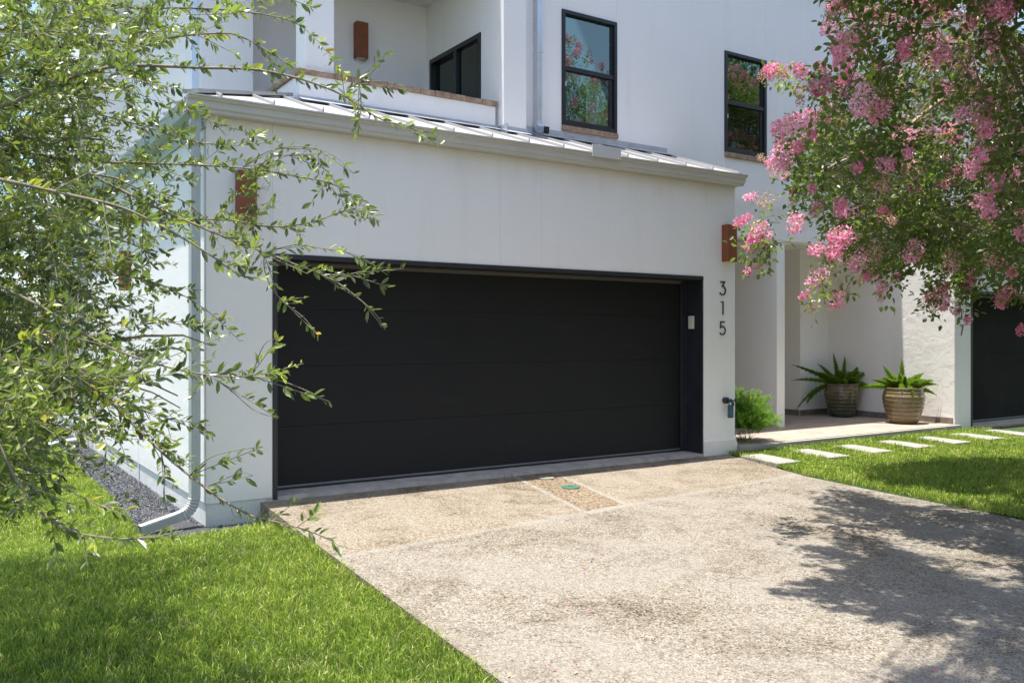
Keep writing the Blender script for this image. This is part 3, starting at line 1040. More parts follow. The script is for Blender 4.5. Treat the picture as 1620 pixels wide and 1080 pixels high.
# sliding window on the balcony side wall (faces -x)
mb = MB()
y0, y1, z0, z1 = 1.425, 2.755, 4.065, 5.245
for a, b, c, d in ((y0, y0 + 0.05, z0, z1), (y1 - 0.05, y1, z0, z1), (y0 + .05, y1 - .05, z1 - 0.06, z1), (y0 + .05, y1 - .05, z0, z0 + 0.05), (2.02, 2.09, z0 + .05, z1 - .06)):
    mb.box(3.078, 3.20, a, b, c, d)
sw = mb.build("window_frame", M['window_frame'], house, bevel=0.003, label="sliding window on the balcony side wall")
p = MB(); p.box(3.12, 3.126, y0 + 0.05, 2.02, z0 + .05, z1 - .06); p.box(3.15, 3.156, 2.09, y1 - .05, z0 + .05, z1 - .06)
subpart(p.build("pane", M['glass_low'], house), sw)
p = MB()
for i in range(10):
    ya = 2.25 + 0.04 * i
    p.add([(3.215 + (0.02 if i % 2 else 0), ya, z0), (3.215 + (0 if i % 2 else 0.02), ya + 0.04, z0), (3.215 + (0 if i % 2 else 0.02), ya + 0.04, z1), (3.215 + (0.02 if i % 2 else 0), ya, z1)], [(0, 1, 2, 3)])
subpart(p.build("curtain", M['curtain'], house), sw)
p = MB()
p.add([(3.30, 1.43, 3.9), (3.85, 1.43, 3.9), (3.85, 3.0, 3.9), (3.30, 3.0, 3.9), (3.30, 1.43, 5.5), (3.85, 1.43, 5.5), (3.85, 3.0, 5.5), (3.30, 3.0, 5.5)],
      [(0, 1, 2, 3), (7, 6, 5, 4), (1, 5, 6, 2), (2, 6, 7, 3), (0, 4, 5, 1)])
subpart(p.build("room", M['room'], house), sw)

# skirting tiles round the patio
mb = MB()
def skirt_x(x, ya, yb):
    y = ya; k = 0
    while y < yb - 0.01:
        y2 = min(y + 0.30, yb)
        mb.box(x - 0.012, x - 0.001, y + 0.0015, y2 - 0.0015, 0.067, 0.165)
        y = y2
skirt_x(11.15, 0.02, 2.38); skirt_x(10.37, 2.41, 3.19)
x = 10.36
while x < 11.13:
    x2 = min(x + 0.3, 11.136); mb.box(x + 0.0015, x2 - 0.0015, 2.383, 2.394, 0.067, 0.165); x = x2
mb.build("skirting_tiles", M['skirt'], house, bevel=0.001)

# ------------------------------------------------------------------ the neighbour's house
nb = empty("townhouse", (0, 0, 0), "neighbouring white townhouse at right with its own dark garage door", "house")
build_garage(nb, 11.63, 11.15, 17.7, 2.4, False)
nd = simple("dark_brown_door", (0.020, 0.018, 0.015), 0.75, 0, 0.35, 1.6, 0.1, 200, spec=0.08)
for o in nb.children:
    if o.name.startswith("garage_wall"):
        o.data.materials[0] = M['stucco_rough']
    if o.name.startswith("garage_door"):
        o.data.materials[0] = nd
        for c_ in o.children:
            if c_.name.startswith("door_panel"): c_.data.materials[0] = nd

# ------------------------------------------------------------------ wall lamps
def lamp_mesh():
    mb = MB()
    w_, d_, h_ = 0.16, 0.115, 0.47
    t = 0.006
    mb.box(-w_ / 2, w_ / 2, -d_, -d_ + t, 0, h_)
    mb.box(-w_ / 2, -w_ / 2 + t, -d_ + t, -0.004, 0, h_)
    mb.box(w_ / 2 - t, w_ / 2, -d_ + t, -0.004, 0, h_)
    mb.box(-w_ / 2 + t, w_ / 2 - t, -0.012, -0.004, 0.02, h_ - 0.02)
    return mb
lamp0 = None
def wall_lamp(loc, rz, label, h=1.0, first=False):
    global lamp0
    e = empty("wall_lamp", loc, label, "wall lamp", "rust coloured box lamps on the walls")
    e.rotation_euler = (0, 0, rz); e.scale = (1, 1, h)
    if lamp0 is None:
        a = lamp_mesh().build("housing", M['rust']); a.parent = e
        m2 = MB(); m2.box(-0.072, 0.072, -0.107, -0.012, 0.012, 0.018)
        b = m2.build("diffuser", M['lens']); b.parent = e
        lamp0 = (a, b)
    else:
        for s_ in lamp0:
            c = s_.copy(); COL.objects.link(c); c.parent = e
    return e
wall_lamp((5.90, 0, 2.425), 0, "rust box lamp above the house number 315")
wall_lamp((-0.26, 0, 2.47), 0, "rust box lamp on the front wall behind the leafy branches")
wall_lamp((-0.595, 3.53, 2.03), -math.pi / 2, "rust box lamp on the side wall left of the downspout")
wall_lamp((-0.595, 12.5, 1.75), -math.pi / 2, "small distant rust box lamp at the far end of the side wall")
wall_lamp((2.09, 2.85, 5.10), 0, "rust box lamp on the balcony back wall")
wall_lamp((11.26, 0, 2.50), 0, "rust box lamp on the neighbour's pier half hidden by blossoms")

# ------------------------------------------------------------------ house numbers
def stroke(mb, pts, t, y0=-0.012, y1=-0.003):
    """flat ribbon of width t through (x,z) points, extruded in y, mitred"""
    n = len(pts)
    L = []; Rr = []
    for i in range(n):
        p = Vector(pts[i])
        a = (Vector(pts[i]) - Vector(pts[i - 1])).normalized() if i > 0 else None
        b = (Vector(pts[i + 1]) - Vector(pts[i])).normalized() if i < n - 1 else None
        if a is None: d = b; k = 1
        elif b is None: d = a; k = 1
        else:
            d = (a + b).normalized() if (a + b).length > 1e-4 else b
            k = min(2.2, 1 / max(0.3, d.dot(b)))
        nrm = Vector((-d.y, d.x)) * (t / 2 * k)
        L.append(p + nrm); Rr.append(p - nrm)
    vs = []
    for yy in (y0, y1):
        for q in L + Rr:
            vs.append((q.x, yy, q.y))
    m_ = 2 * n
    fs = []
    for i in range(n - 1):
        fs.append((i, i + 1, n + i + 1, n + i)); fs.append((m_ + n + i, m_ + n + i + 1, m_ + i + 1, m_ + i))
        fs.append((i, m_ + i, m_ + i + 1, i + 1)); fs.append((n + i + 1, m_ + n + i + 1, m_ + n + i, n + i))
    fs.append((0, n, m_ + n, m_)); fs.append((n - 1, m_ + n - 1, m_ + 2 * n - 1, 2 * n - 1))
    mb.add(vs, fs)
def arc(cx, cz, r, a0, a1, n=18):
    return [(cx + r * math.cos(R(a0 + (a1 - a0) * i / n)), cz + r * math.sin(R(a0 + (a1 - a0) * i / n))) for i in range(n + 1)]
DIG = {
    '3': [[(-0.045, 0.080), (0.034, 0.080), (-0.008, 0.024)] + arc(-0.004, -0.030, 0.054, 88, -150)],
    '1': [[(-0.030, 0.080), (0.006, 0.080), (0.006, -0.084)]],
    '5': [[(0.036, 0.080), (-0.036, 0.080), (-0.040, 0.010)] + arc(-0.006, -0.030, 0.052, 118, -148)],
    '7': [[(-0.046, 0.080), (0.046, 0.080), (-0.012, -0.084)]],
}
def number(x, chars, label):
    e = empty("house_number", (x, 0, 1.62), label, "house number", "black house numbers on the piers")
    for i, ch in enumerate(chars):
        mb = MB()
        for s_ in DIG[ch]:
            stroke(mb, s_, 0.0155)
        d = mb.build("digit", M['digit'])
        d.parent = e
        d.location = (0, 0, 0.47 - 0.255 * i)
    return e
number(5.835, "315", "black metal numerals 315 stacked below the lamp on the right pier")
number(11.345, "317", "black numeral 7 and others under blossoms on the neighbour's pier")

# keypad
kp = empty("keypad", (5.466, 0.165, 1.57), "small beige keypad on the black door jamb", "keypad")
mb = MB(); mb.box(-0.028, -0.001, -0.045, 0.045, 0.0, 0.165); a = mb.build("cover", M['keypad'], bevel=0.008); a.parent = kp
mb = MB(); mb.box(-0.031, -0.0285, -0.036, 0.036, 0.02, 0.10); a = mb.build("flap", M['keypad'], bevel=0.001); a.parent = kp
# hose tap with handle
hf = empty("hose_tap", (5.90, 0, 0.66), "dark hose tap with round wheel handle on the right pier", "tap")
def vt(pts, r, name, m, par, sides=12):
    mb = MB(); mb.tube(pts, r, sides); a = mb.build(name, m, smooth=True); a.parent = par; return a
vt([(-0.03, -0.002, 0), (-0.03, -0.055, 0)], 0.040, "flange", M['dark_iron'], hf, 20)
vt([(-0.03, -0.05, 0), (-0.03, -0.10, 0), (-0.02, -0.13, -0.02), (-0.02, -0.14, -0.06)], [0.018, 0.018, 0.017, 0.02], "spout", M['dark_iron'], hf)
vt([(-0.03, -0.085, 0.0), (0.05, -0.115, 0.0)], 0.009, "valve_stem", M['dark_iron'], hf)
mb = MB()
hc = Vector((0.055, -0.117, 0.0)); ax = Vector((0.93, -0.36, 0)).normalized(); u1 = Vector((0, 0, 1)); u2 = ax.cross(u1)
ring = [hc + (u1 * math.cos(a) + u2 * math.sin(a)) * (0.028 + 0.004 * math.cos(6 * a)) for a in [2 * math.pi * i / 24 for i in range(25)]]
mb.tube(ring, 0.006, 6)
for k in range(3):
    a = math.pi * k / 3
    mb.tube([hc + (u1 * math.cos(a) + u2 * math.sin(a)) * 0.028, hc - (u1 * math.cos(a) + u2 * math.sin(a)) * 0.028], 0.004, 6)
a = mb.build("wheel_handle", simple("tap_handle_blue", (0.05, 0.10, 0.15), 0.5), smooth=True); a.parent = hf
lb = empty("lock_box", (5.90, -0.085, 0.44), "blue key lock box hanging from the hose tap", "lock box")
mb = MB(); mb.box(-0.053, 0.022, -0.03, 0.012, 0.0, 0.165); a = mb.build("case", M['lockbox'], bevel=0.008); a.parent = lb
mb = MB(); mb.tube([(-0.045, -0.012, 0.155), (-0.045, -0.012, 0.205)] + [(-0.016 - 0.029 * math.cos(t), -0.012, 0.205 + 0.035 * math.sin(t)) for t in [math.pi * i / 8 for i in range(1, 8)]] + [(0.013, -0.012, 0.205), (0.013, -0.012, 0.155)], 0.0065, 8)
a = mb.build("shackle", M['lockbox'], smooth=True); a.parent = lb
mb = MB(); mb.box(-0.045, 0.014, -0.0335, -0.0305, 0.03, 0.125); a = mb.build("dial_cover", simple("lock_face", (0.045, 0.11, 0.17), 0.4), bevel=0.002); a.parent = lb

# ------------------------------------------------------------------ stepping stones
sm = None
for i, lab in enumerate(("nearest the driveway", "second from the driveway", "third from the driveway", "fourth from the driveway", "fifth from the driveway", "sixth from the driveway", "farthest, by the neighbour's pier")):
    if sm is None:
        mb = MB()
        mb.hexa([(-0.02, 0, -0.06), (0.34, -0.02, -0.06), (0.19, -0.75, -0.06), (-0.20, -0.73, -0.06), (-0.02, 0, 0), (0.34, -0.02, 0), (0.19, -0.75, 0), (-0.20, -0.73, 0)])
        s_ = mb.build("stepping_stone", M['stone'], bevel=0.006); sm = s_
    else:
        s_ = sm.copy(); COL.objects.link(s_)
    s_.location = (5.83 + 0.905 * i, -0.325 - 0.01 * i, -0.004)
    s_.rotation_euler = (0, 0, R((0, 1.5, -1, 2, 0, -1.5, 1)[i]))
    tag(s_, "pale rectangular stepping stone in the lawn, " + lab, "stepping stone", "pale stepping stones along the patio")

# access covers, twig
def cover(p, r, m, label):
    e = empty("access_cover", p, label, "access cover", "round access covers in the driveway")
    mb = MB(); mb.lathe([(0.0, 0.0), (r, 0.0), (r, 0.006), (r - 0.006, 0.010), (r * 0.3, 0.011), (0.001, 0.011)], sides=36)
    a = mb.build("lid", m, smooth=False); a.parent = e
    mb = MB(); mb.box(-0.02, 0.02, -0.02, 0.02, 0.011, 0.017)
    a = mb.build("plug", m, bevel=0.003); a.parent = e
cover((2.80, -0.80, float(drive_z(-0.80)) + 0.001), 0.095, M['cover_green'], "round green plastic cover in the brown driveway patch")
cover((2.87, -0.275, float(drive_z(-0.275)) + 0.001), 0.090, M['cover_grey'], "round grey metal cover nearer the garage door")
mb = MB(); mb.tube([(1.28, -3.05, -0.112), (1.31, -3.00, -0.108), (1.36, -2.97, -0.112)], [0.003, 0.004, 0.002], 5)
tag(mb.build("twig", M['bark']), "small dry twig lying on the open driveway", "twig")

# black mailbox, mostly out of frame
mx = empty("mailbox", (8.76, -2.5, -0.1), "black rounded mailbox cut off by the right edge of the picture", "mailbox")
mb = MB()
prof = [(-0.245, 0.93), (-0.245, 1.03), (-0.235, 1.07), (-0.20, 1.088), (0.2, 1.088), (0.245, 1.05), (0.245, 0.90), (0.2, 0.86), (-0.17, 0.86), (-0.225, 0.89)]
mb.prism(prof[::-1], 'y', -0.1, 0.1)
a = mb.build("box", M['mailbox'], bevel=0.01); a.parent = mx
mb = MB(); mb.box(-0.03, 0.03, -0.03, 0.03, 0, 0.86); a = mb.build("post", M['mailbox']); a.parent = mx

# ------------------------------------------------------------------ leaf batches
def norm(v):
    return v / np.maximum(np.linalg.norm(v, axis=-1, keepdims=True), 1e-9)

LEAF6 = (np.array([(0, 0, 0), (0.32, 0.5, 0.10), (0.32, -0.5, 0.10), (0.70, 0.38, 0.06), (0.70, -0.38, 0.06), (1.0, 0, -0.06)]),
         np.array([(0, 5, 3, 1), (0, 2, 4, 5)]))
LEAF8 = (np.array([(0, 0, 0), (0.28, 0.44, 0.10), (0.28, -0.44, 0.10), (0.30, 0, 0.0), (0.66, 0.46, 0.09), (0.66, -0.46, 0.09), (0.68, 0, 0.0), (1.0, 0, -0.07)]),
         np.array([(0, 3, 1, 1), (0, 2, 3, 3), (1, 3, 6, 4), (3, 2, 5, 6), (4, 6, 7, 7), (6, 5, 7, 7)]))
QUAD4 = (np.array([(0, 0, 0), (0.5, 0.5, 0.12), (1.0, 0, 0), (0.5, -0.5, 0.12)]), np.array([(0, 3, 2, 1)]))

def leaf_batch(base, axis, nrm, length, width, tmpl):
    T, F = tmpl
    n = len(base)
    axis = norm(axis)
    side = norm(np.cross(nrm, axis))
    nn = np.cross(axis, side)
    k = len(T)
    V = (base[:, None, :] + axis[:, None, :] * (T[None, :, 0:1] * length[:, None, None])
         + side[:, None, :] * (T[None, :, 1:2] * width[:, None, None]) + nn[:, None, :] * (T[None, :, 2:3] * width[:, None, None] * 1.3))
    off = (np.arange(n) * k)[:, None, None]
    Fq = (F[None] + off).reshape(-1, 4)
    deg = Fq[:, 2] == Fq[:, 3]
    return V.reshape(-1, 3), [Fq[~deg], Fq[deg][:, :3]]

def sticks(A, B, ra, rb, sides=3):
    """many straight tapered twigs"""
    n = len(A)
    d = norm(B - A)
    ref = np.where(np.abs(d[:, 2:3]) < 0.9, np.array([[0, 0, 1.0]]), np.array([[1.0, 0, 0]]))
    u = norm(np.cross(d, ref)); v = np.cross(d, u)
    ang = 2 * np.pi * np.arange(sides) / sides
    ring = u[:, None] * np.cos(ang)[None, :, None] + v[:, None] * np.sin(ang)[None, :, None]
    P = np.concatenate([A[:, None] + ring * np.asarray(ra).reshape(-1, 1, 1), B[:, None] + ring * np.asarray(rb).reshape(-1, 1, 1)], 1)
    i = np.arange(sides); j = (i + 1) % sides
    F = np.stack([i, j, j + sides, i + sides], 1)
    return P.reshape(-1, 3), (F[None] + (np.arange(n) * 2 * sides)[:, None, None]).reshape(-1, 4)

def rand_dir(n, up=0.0):
    v = rng.normal(size=(n, 3)); v[:, 2] += up
    return norm(v)

def curve(p0, p1, sag, n=6, wob=0.0):
    p0 = np.asarray(p0, float); p1 = np.asarray(p1, float)
    t = np.linspace(0, 1, n)[:, None]
    P = p0 + (p1 - p0) * t
    P[:, 2] += (sag * 4 * t * (1 - t))[:, 0]
    if wob:
        P[1:-1] += rng.normal(size=(n - 2, 3)) * wob
    return P

# ------------------------------------------------------------------ crape myrtle
def crape():
    tree = empty("crape_myrtle_tree", (7.0, -4.9, -0.15), "pink flowering crape myrtle overhanging the lawn at right", "tree")
    sil = [(1345, -60), (1332, 0), (1326, 30), (1342, 62), (1330, 90), (1308, 125), (1290, 170), (1272, 200), (1252, 232), (1240, 262), (1216, 300),
           (1208, 325), (1214, 350), (1196, 380), (1200, 402), (1236, 405), (1262, 420), (1275, 455), (1296, 452), (1330, 440), (1352, 428), (1388, 432), (1420, 418),
           (1455, 420), (1490, 430), (1500, 465), (1512, 476), (1545, 470), (1562, 462), (1590, 458), (1640, 470), (1900, 700), (1900, -400), (1325, -400)]
    shA = [(1262, 752), (1325, 772), (1420, 800), (1560, 812), (1720, 770), (1720, 880), (1600, 868), (1480, 850), (1400, 828), (1320, 806)]
    shB = [(1218, 872), (1250, 860), (1330, 850), (1345, 838), (1400, 850), (1440, 880), (1500, 905), (1620, 930), (1720, 900), (1720, 1130), (1620, 1130),
           (1590, 1040), (1530, 1000), (1480, 985), (1410, 965), (1350, 948), (1290, 938), (1232, 926), (1300, 905), (1262, 892)]
    shC = [(1425, 1042), (1450, 1032), (1540, 1060), (1600, 1075), (1600, 1100), (1500, 1076)]
    c = np.array([6.3, -4.5, 3.65]); rad = np.array([4.9, 3.1, 3.15])
    pts = []
    need = 8900
    while len(pts) < need:
        q = rng.uniform(-1, 1, size=(20000, 3))
        r = np.linalg.norm(q, axis=1)
        keep = (r < 1.0) & (rng.random(len(q)) < (0.04 + 0.96 * r ** 5))
        q = q[keep]
        P = c + q * rad
        P[:, 2] = c[2] + np.where(q[:, 2] > 0, 4.1 * q[:, 2], 2.1 * q[:, 2])
        if len(pts) >= 7000:        # wide outer boughs on the driveway side
            P = np.array([2.3, -5.6, 4.5]) + q * np.array([2.6, 1.9, 1.2])
        # drooping lower skirt on the left and front
        lump = np.sin(P[:, 0] * 2.3 + P[:, 2] * 1.7) * np.sin(P[:, 1] * 2.9 + 1.3) * np.sin(P[:, 2] * 2.6 + P[:, 0])
        ok = (np.linalg.norm(q, axis=1) < 0.9 + 0.16 * lump) & (lump > -0.62)
        P = P[ok]
        if len(pts) < 7000:
            P = P[rng.random(len(P)) < np.where(P[:, 2] > 4.6, 0.42, 1.0)]
        px, py, d = project(P)
        vis = (d > 1.5) & (px > -60) & (px < 1660) & (py > -60) & (py < 1140)
        ok = ~vis | inside(px, py, sil)
        S = P - np.outer((P[:, 2] + 0.12) / SUN.z, np.array(SUN))
        S[:, 2] = -0.12
        sx, sy, sd = project(S)
        svis = (sd > 1) & (sx < 1640) & (sy < 1100) & (sx > 0)
        oks = ~svis | inside(sx, sy, shA) | inside(sx, sy, shB) | inside(sx, sy, shC) | ((sx > 1380) & (sy < 770 + (sx - 1380) * .1) & (sy > 735))
        leak = rng.random(len(P)) < 0.015
        P = P[ok & (oks | (leak & vis))]
        pts.extend(P.tolist())
    P = np.array(pts[:need])
    # extra sprays: image position, depth
    ex = []
    for px, py, dep in ((1232, 122, 7.6), (1265, 130, 7.6), (1290, 140, 7.7), (1190, 345, 7.2), (1200, 372, 7.1), (1212, 388, 7.1), (1195, 405, 7.0), (1205, 415, 7.0),
                        (1282, 465, 7.3), (1338, 462, 7.3), (1300, 430, 7.3), (1468, 468, 7.6), (1492, 462, 7.6), (1476, 488, 7.6), (1530, 478, 7.7),
                        (1500, 440, 7.7), (1540, 455, 7.8), (1575, 445, 7.8), (1610, 440, 7.9), (1412, 445, 7.5), (1380, 440, 7.5), (1400, 450, 7.5)):
        for _ in range(2):
            ex.append(at(px + rng.normal() * 7, py + rng.normal() * 6, dep + rng.normal() * 0.1))
    P = np.concatenate([P, np.array(ex)])
    n = len(P)
    out = norm((P - c) / np.array([4.9, 3.1, 3.6]))
    # trunk and limbs
    base = np.array([7.0, -4.9, -0.15])
    mb = MB()
    limbs = []
    for k in range(5):
        a = 2 * math.pi * k / 5 + 0.5
        foot = base + np.array([0.13 * math.cos(a), 0.13 * math.sin(a), 0])
        top = c + rad * np.array([0.35 * math.cos(a), 0.35 * math.sin(a), -0.05 + 0.1 * (k % 2)])
        Q = curve(foot, top, -0.05, 9, 0.05)
        mb.tube([tuple(q) for q in Q], list(np.linspace(0.07, 0.035, 9)), 10)
        limbs.append(Q)
        for j in range(13):
            s_ = rng.integers(4, 9)
            v = rand_dir(1)[0]
            e = c + rad * norm(v + np.array([math.cos(a), math.sin(a), 0.0]) * 0.9) * rng.uniform(0.45, 0.85)
            Q2 = curve(Q[s_], e, 0.12, 8, 0.06)
            bx, by, bd = project(Q2)
            if np.any((bd > .5) & (bx > -30) & (bx < 1650) & (by > -30) & (by < 1100) & ~inside(bx, by, sil)):
                continue
            mb.tube([tuple(q) for q in Q2], list(np.linspace(0.026, 0.007, 8)), 6)
            limbs.append(Q2)
    nodes = np.concatenate(limbs)
    mb.build("trunk", M['bark_smooth'], None, smooth=True).parent = tree
    tr = tree.children[0]; tr.location = (-7.0, 4.9, 0.15)
    # thin shoots joining each cluster to the nearest branch node
    D = ((P[:, None, :] - nodes[None]) ** 2).sum(-1)
    kk = np.argpartition(D, 9, axis=1)[:, :9]
    near = nodes[kk[np.arange(n), rng.integers(0, 9, n)]]
    mid = (P + near) / 2 + rng.normal(size=P.shape) * 0.03
    near = np.where(np.linalg.norm(P - near, axis=1)[:, None] > 0.26, P + norm(near - P) * 0.26, near)
    ok = np.ones(n, bool)
    for Q_ in (near, mid, (near + mid) / 2):
        ax_, ay_, ad_ = project(Q_)
        ok &= ~((ad_ > 0.5) & (ax_ > -20) & (ax_ < 1640) & (ay_ > -20) & (ay_ < 1100) & ~inside(ax_, ay_, sil))
    nk = int(ok.sum())
    far_ = np.arange(n) >= n - len(ex)
    near = np.where((far_ & (np.linalg.norm(P - near, axis=1) > 0.14))[:, None], P + norm(near - P) * 0.14, near)
    mid = np.where(far_[:, None], (P + near) / 2, mid)
    V1, F1 = sticks(near[ok], mid[ok], np.full(nk, .0032), np.full(nk, .0024))
    V2, F2 = sticks(mid[ok], P[ok], np.full(nk, .0024), np.full(nk, .0015))
    np_mesh("shoots", np.concatenate([V1, V2]), [np.concatenate([F1, F2 + len(V1)])], M['bark'], parent=tree, loc=None).location = (-7.0, 4.9, 0.15)
    # leaves along each shoot tip
    m = 25
    idx = np.repeat(np.arange(n), m)
    tip = norm(P - near + out * 0.2 + rng.normal(size=P.shape) * 0.25)
    t = rng.uniform(-0.15, 0.17, size=len(idx))
    side = rand_dir(len(idx))
    B = P[idx] + tip[idx] * t[:, None] + side * rng.uniform(0.005, 0.10, size=(len(idx), 1))
    ax = norm(side + tip[idx] * 0.5 + np.array([0, 0, -0.15]))
    nr = norm(rand_dir(len(idx)) + np.array([0, 0, 1.3]))
    Ln = rng.uniform(0.032, 0.062, len(idx))
    V, F = leaf_batch(B, ax, nr, Ln, Ln * rng.uniform(0.52, 0.70, len(idx)), LEAF6)
    ct = np.clip(rng.normal(0.42, 0.2, n) + 0.14 * out[:, 2], 0, 1)
    tint = np.clip(ct[idx] + rng.normal(0, 0.14, len(idx)), 0, 1)
    np_mesh("crown", V, F, M['crapeleaf'], np.repeat(tint, 6), tree).location = (-7.0, 4.9, 0.15)
    # blossom clusters on the outer clusters
    ref = P[rng.choice(n, 2600, replace=False)]
    outw = np.zeros((n, 3))
    for a in range(0, n, 1000):
        dd_ = P[a:a + 1000, None, :] - ref[None]
        wgt = np.exp(-(dd_ ** 2).sum(-1) / (2 * 0.38 ** 2))
        outw[a:a + 1000] = (dd_ * wgt[..., None]).sum(1) / wgt.sum(1)[:, None]
    om = np.linalg.norm(outw, axis=1)
    thr = np.quantile(om, 0.45)
    px, py, d = project(P)
    # nearest shell towards the viewer: score
    cand = np.where(om > thr)[0]
    q = 0.38 + 0.42 * np.clip((320 - py[cand]) / 320, 0, 1)
    cand = cand[rng.random(len(cand)) < q]
    cen = P[cand] + norm(outw[cand]) * 0.11 + tip[cand] * 0.04 + np.array([0, 0, 0.03])
    size = rng.uniform(0.040, 0.100, len(cand))
    spent = rng.random(len(cand)) < np.clip(0.38 + (py[cand] - 150) / 900, 0.30, 0.62)
    # clusters placed where the photograph shows them
    sp = [(1210, 120, 7.6, .075, 1), (1237, 117, 7.6, .07, 1), (1262, 143, 7.6, .06, 1), (1312, 45, 7.8, .10, 0), (1333, 70, 7.9, .12, 0), (1300, 108, 7.8, .08, 0), (1265, 190, 7.6, .09, 0),
          (1294, 185, 7.7, .075, 0), (1238, 242, 7.5, .11, 0), (1226, 258, 7.4, .09, 0), (1205, 250, 7.4, .05, 1), (1187, 312, 7.2, .055, 0), (1212, 318, 7.2, .09, 1),
          (1170, 352, 7.1, .055, 0), (1197, 368, 7.0, .09, 0), (1190, 385, 7.0, .08, 0), (1208, 380, 7.0, .07, 0), (1185, 426, 7.0, .05, 0), (1204, 418, 7.0, .06, 1),
          (1258, 355, 7.2, .09, 0), (1325, 375, 7.3, .10, 0), (1340, 378, 7.3, .09, 0), (1290, 396, 7.3, .07, 0), (1320, 400, 7.2, .075, 0), (1357, 415, 7.3, .10, 0),
          (1272, 468, 7.3, .05, 0), (1372, 438, 7.4, .045, 0), (1422, 437, 7.5, .06, 0), (1473, 470, 7.6, .07, 0), (1513, 490, 7.7, .06, 0), (1478, 492, 7.6, .05, 1),
          (1530, 447, 7.7, .07, 0), (1538, 435, 7.7, .08, 0), (1585, 475, 7.8, .05, 0), (1615, 522, 7.9, .055, 0), (1600, 430, 7.9, .06, 0), (1510, 215, 7.8, .10, 0),
          (1398, 310, 7.6, .12, 1), (1370, 248, 7.6, .10, 0), (1445, 298, 7.7, .07, 0), (1360, 130, 8.0, .08, 0), (1395, 25, 8.0, .13, 0), (1430, 60, 8.0, .13, 0), (1480, 95, 8.1, .12, 0),
          (1500, 210, 7.9, .09, 0), (1585, 25, 8.2, .13, 0), (1550, 15, 8.2, .14, 0), (1460, 200, 7.9, .12, 1), (1605, 155, 8.2, .10, 1), (1540, 130, 8.1, .10, 0), (1335, 335, 7.4, .07, 0)]
    cen = np.concatenate([np.array([at(a, b, dd) for a, b, dd, s_, k in sp]), cen])
    size = np.concatenate([np.array([s_ for *_, s_, k in sp]), size])
    spent = np.concatenate([np.array([bool(k) for *_, k in sp]), spent])
    tipn = norm(cen - nodes[((cen[:, None] - nodes[None]) ** 2).sum(-1).argmin(1)])
    px, py, d = project(cen)
    inv = (px > 0) & (px < 1620) & (py > 0) & (py < 1080)
    vis_score = np.where(inv, size / d, 0) * (1 + 1.5 * (d < 8.5))
    order = np.argsort(-vis_score)
    order = np.concatenate([np.arange(len(sp)), order[order >= len(sp)]])
    def petals(ids):
        VV = []; FF = []; TT = []; MI = []
        off = 0
        for i in ids:
            s_ = size[i]
            k = int(230 * (s_ / 0.085) ** 1.6)
            g = rand_dir(k) * (rng.random((k, 1)) ** 0.4)
            ax_ = tipn[i]
            g = g * s_ * 0.85 + ax_ * (g @ ax_)[:, None] * s_ * 0.55
            # cone towards the tip
            h = (g @ ax_) / (s_ * 1.4)
            g = g * (1 - 0.35 * np.clip(h, 0, 1))[:, None]
            Bp = cen[i] + g
            if spent[i]:
                L = rng.uniform(0.008, 0.016, k); tt = np.clip(rng.normal(0.5, 0.28, k), 0, 1)
                mi = np.where(rng.random(k) < (0.05 if i < 60 else 0.22), 0, 1)
            else:
                L = rng.uniform(0.013, 0.026, k); tt = np.clip(rng.normal(0.35 + 0.6 * ((i * 0.618) % 1), 0.18, k), 0, 1)
                mi = np.where(rng.random(k) < 0.12, 1, 0)
            v_, f_ = leaf_batch(Bp, rand_dir(k), rand_dir(k), L, L * 0.95, QUAD4)
            VV.append(v_); FF.append(f_[0] + off); TT.append(np.repeat(tt, 4)); MI.append(mi); off += len(v_)
        return np.concatenate(VV), np.concatenate(FF), np.concatenate(TT), np.concatenate(MI)
    for i in order[:100]:
        v_, f_, t_, mi = petals([i])
        o = np_mesh("flower_cluster", v_, [f_], [M['petal'], M['spent']], t_, tree, mi, loc=tuple(cen[i]))
        o.location = cen[i] - base
    v_, f_, t_, mi = petals(order[100:])
    o = np_mesh("flower_clusters", v_, [f_], [M['petal'], M['spent']], t_, tree, mi)
    o.location = (-7.0, 4.9, 0.15); o['kind'] = 'stuff'
    return tree
crape_t = crape()
# a second crape myrtle and a big tree stand farther along the street, seen only mirrored in the windows
t2 = crape_t.copy(); COL.objects.link(t2); t2.location = (16.2, -6.6, -0.2); t2.rotation_euler = (0, 0, 0.4); t2.scale = (1.05, 1.05, 1.15)
tag(t2, "second crape myrtle farther along the street, mirrored in the windows", "tree")
for ch in crape_t.children:
    if ch.name.startswith("flower_cluster.") or ch.name == "flower_cluster":
        continue
    c_ = ch.copy(); COL.objects.link(c_); c_.parent = t2

